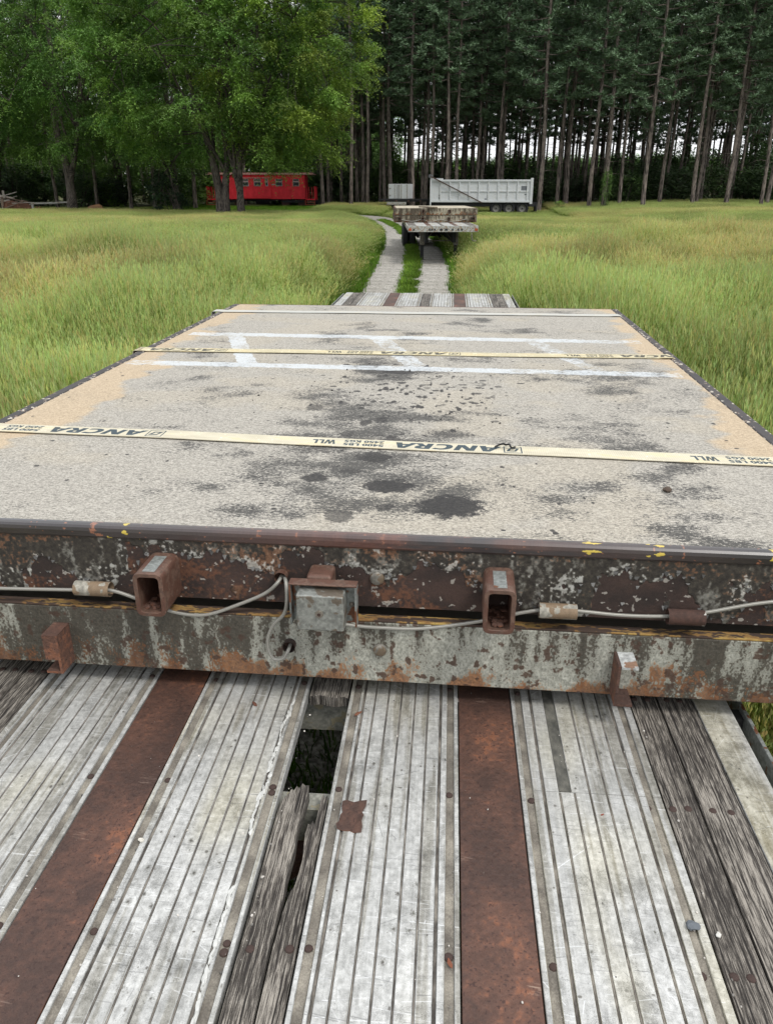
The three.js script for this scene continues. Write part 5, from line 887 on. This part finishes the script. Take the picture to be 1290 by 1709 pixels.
// ---- meadow grass
function tuft(seed, o) {
  const r = rng(seed), F = new Tris();
  for (let i = 0; i < o.blades; i++) {
    const a = r() * 6.28, d = Math.sqrt(r()) * o.spread, x = Math.cos(a) * d, z = Math.sin(a) * d, h = o.h * (0.45 + r() * 0.6), b = r() * 6.28, bend = h * (0.15 + r() * 0.5), w = o.w * (0.6 + r() * 0.7), sx = -Math.sin(b) * w, sz = Math.cos(b) * w;
    const dx = Math.cos(b) * bend + o.wind[0] * h * 0.25, dz = Math.sin(b) * bend + o.wind[1] * h * 0.25, k = 0.36 + r() * 0.95, dry = r() < o.dry, base = dry ? [0.22, 0.21, 0.07] : mix3([0.048, 0.112, 0.009], [0.12, 0.178, 0.015], r()), c = base.map((q) => q * k);
    const p1 = [x + dx * 0.3, h * 0.6, z + dz * 0.3], p2 = [x + dx, h * (0.98 - 0.15 * r()), z + dz];
    F.quad([x - sx, 0, z - sz], [x + sx, 0, z + sz], [p1[0] + sx * 0.8, p1[1], p1[2] + sz * 0.8], [p1[0] - sx * 0.8, p1[1], p1[2] - sz * 0.8], c);
    F.tri([p1[0] - sx * 0.8, p1[1], p1[2] - sz * 0.8], [p1[0] + sx * 0.8, p1[1], p1[2] + sz * 0.8], p2, c);
  }
  for (let i = 0; i < o.stalks; i++) {
    const a = r() * 6.28, d = Math.sqrt(r()) * o.spread, x = Math.cos(a) * d, z = Math.sin(a) * d, h = o.h * (0.95 + r() * 0.4), b = r() * 6.28, w = o.w * 0.36, sx = -Math.sin(b) * w, sz = Math.cos(b) * w, dx = Math.cos(b) * h * 0.14 + o.wind[0] * h * 0.16, dz = Math.sin(b) * h * 0.14 + o.wind[1] * h * 0.16;
    const c = [0.205, 0.255, 0.042], s = [0.43 + r() * 0.16, 0.425 + r() * 0.13, 0.17 + r() * 0.05];
    const q = [x + dx, h, z + dz]; F.quad([x - sx, 0, z - sz], [x + sx, 0, z + sz], [q[0] + sx, q[1], q[2] + sz], [q[0] - sx, q[1], q[2] - sz], c);
    for (let e = 0; e < 5; e++) { const t = e / 5, L = 0.13 * o.h, hx = q[0] + dx * t * 0.35, hy = q[1] - 0.01 + t * L, hz = q[2] + dz * t * 0.35, ea = r() * 6.28, ew = o.w * 1.7; F.tri([hx, hy, hz], [hx + Math.cos(ea) * ew * 1.6, hy + 0.035 * o.h, hz + Math.sin(ea) * ew * 1.6], [hx + Math.cos(ea + 0.9) * ew * 0.5, hy + 0.06 * o.h, hz + Math.sin(ea + 0.9) * ew * 0.5], s); }
  }
  return F.geo();
}
const tall = [1, 2, 3].map((s) => tuft(s * 7, { blades: 40, stalks: 20, spread: 0.3, h: 0.82, w: 0.0042, dry: 0.1, wind: [-0.6 + s * 0.3, 0.5] }));
const wide = [1, 2, 3].map((s) => tuft(s * 9, { blades: 46, stalks: 26, spread: 0.42, h: 0.68, w: 0.0068, dry: 0.1, wind: [-0.6 + s * 0.3, 0.5] }));
const short = [1, 2].map((s) => tuft(s * 11, { blades: 46, stalks: 0, spread: 0.2, h: 0.17, w: 0.006, dry: 0.05, wind: [0.2, 0.2] }));
const visibleX = (z) => { const d = -z + 4; return [-0.62 * d - 3, 0.46 * d + 3]; };
function sow(name, label, geos, list) { geos.forEach((g, k) => { const l = list.filter((_, i) => i % geos.length === k), im = new THREE.InstancedMesh(g, M.blade, l.length), m = new THREE.Matrix4(), q = new THREE.Quaternion(), e = new THREE.Euler(); l.forEach(([x, z, s, sy, c, ry, tx, tz], i) => { m.compose(V(x, ground(x, z) - 0.02, z), q.setFromEuler(e.set(tx, ry, tz)), V(s, sy, s)); im.setMatrixAt(i, m); im.setColorAt(i, new THREE.Color(c[0], c[1], c[2])); }); im.name = numbered(name); tag(im, label, 'grass', null, 'stuff'); im.castShadow = im.receiveShadow = true; scene.add(im); }); }
const inTrailer = (x, z, pad) => z > -12.2 && z < 3 && Math.abs(x) < 1.3 + pad;
{
  const r = rng(555), near = [], distant = [], low = [];
  const tint = (x, z) => { const n = fbm(x * 0.13 + 50, z * 0.13 + 50, 4, 91), m = fbm(x * 0.6 + 50, z * 0.6 + 50, 3, 95), y = sst(n, 0.42, 0.66), k = 0.55 + m * 0.68; return [mix(0.8, 1.06, y) * k, mix(0.96, 1.02, y) * k, mix(0.8, 1.0, y) * k]; };
  const lean = () => [(r() - 0.5) * 0.35, (r() - 0.5) * 0.35];
  for (let i = 0; i < 60000; i++) { // within 24 m
    const z = 1.5 - r() * 25.5, [a, b] = visibleX(z), x = mix(a, b, r()); if (inTrailer(x, z, 0.05)) continue; const [e] = trackAt(x, z); if (z < -11.9 && e < 0.18) continue; if (z > -11.9 && Math.abs(x) < 1.32) continue;
    const edge = z < -11.9 ? sst(e, 0.1, 1.1) : sst(Math.abs(x), 1.3, 2.1), hh = (0.55 + 0.55 * edge) * (0.75 + r() * 0.45) * (0.55 + 0.9 * fbm(x * 0.5, z * 0.5, 3, 97)); near.push([x, z, 0.85 + r() * 0.35, hh, tint(x, z), r() * 6.28, ...lean()]);
  }
  for (let i = 0; i < 125000; i++) { // out to the trees
    const t = Math.sqrt(r()), z = -23 - t * 57, [a, b] = visibleX(z), x = mix(a, b, r()); const [e] = trackAt(x, z); if (e < 0.2 || (z < -71 && x > -27 && x < -13)) continue;
    const edge = sst(e, 0.1, 1.6), calm = x < -12 && z < -60 ? 0.35 + 0.65 * sst(z, -66, -61) : x > -6 && x < 8.5 && z < -52 ? mix(1, 0.35, sst(-z, 52, 60)) : 1;
    distant.push([x, z, 0.9 + r() * 0.4, (0.5 + 0.5 * edge) * calm * mix(1, 0.62, sst(-z, 30, 52)) * (0.75 + r() * 0.35) * (0.75 + 0.5 * fbm(x * 0.2, z * 0.2, 3, 97)), tint(x, z), r() * 6.28, ...lean()]);
  }
  for (let i = 0; i < 5200; i++) { // strip between the wheel tracks
    const z = -12.5 - r() * 46, t = track.findIndex((q) => q[1] < z), p = track[t - 1], q = track[t], k = (z - p[1]) / (q[1] - p[1]), x = mix(p[0], q[0], k) + 0.02 + gauss(r) * 0.15; if (fbm(x * 1.2, z * 1.2, 3, 98) < 0.42) continue;
    low.push([x, z, 0.7 + r() * 0.5, 0.5 + r() * 0.9, [1.25, 1.35, 1.2], r() * 6.28, 0, 0]);
  }
  for (let i = 0; i < 9000; i++) { // short growth along the track and before the caboose
    if (i < 3200) { const z = -12.5 - r() * 48, t = track.findIndex((q) => q[1] < z), p = track[t - 1], q = track[t], k = (z - p[1]) / (q[1] - p[1]), s = r() < 0.5 ? -1 : 1, x = mix(p[0], q[0], k) + s * (mix(p[2], q[2], k) + 0.05 + gauss(r) * 0.16); low.push([x, z, 0.8 + r() * 0.5, 0.7 + r() * 1.3, [1.15, 1.4, 1.1], r() * 6.28, 0, 0]); }
    else { const x = -30 + r() * 24, z = -68.8 - r() * 19; if (z < -83 && x > -26 && x < -14 ) continue; low.push([x, z, 1.2 + r() * 0.6, 1 + r() * 1.2, [1.2, 1.45, 1.1], r() * 6.28, 0, 0]); }
  }
  for (let i = 0; i < 260; i++) { const x = (r() - 0.5) * 2.6, z = -4 + r() * 4; low.push([x, z, 0.8 + r() * 0.6, 0.6 + r(), [0.8, 0.95, 0.7], r() * 6.28, 0, 0]); }
  sow('meadow_grass', 'tall seeding meadow grass beside the near trailer', tall, near); sow('meadow_grass', 'tall pale seeding grass of the meadow out to the trees', wide, distant); sow('short_grass', 'short bright green grass between and beside the wheel tracks', short, low);
  console.log('pines', pineCount, 'near', near.length, 'distant', distant.length, 'low', low.length);
}
renderer.render(scene, camera);
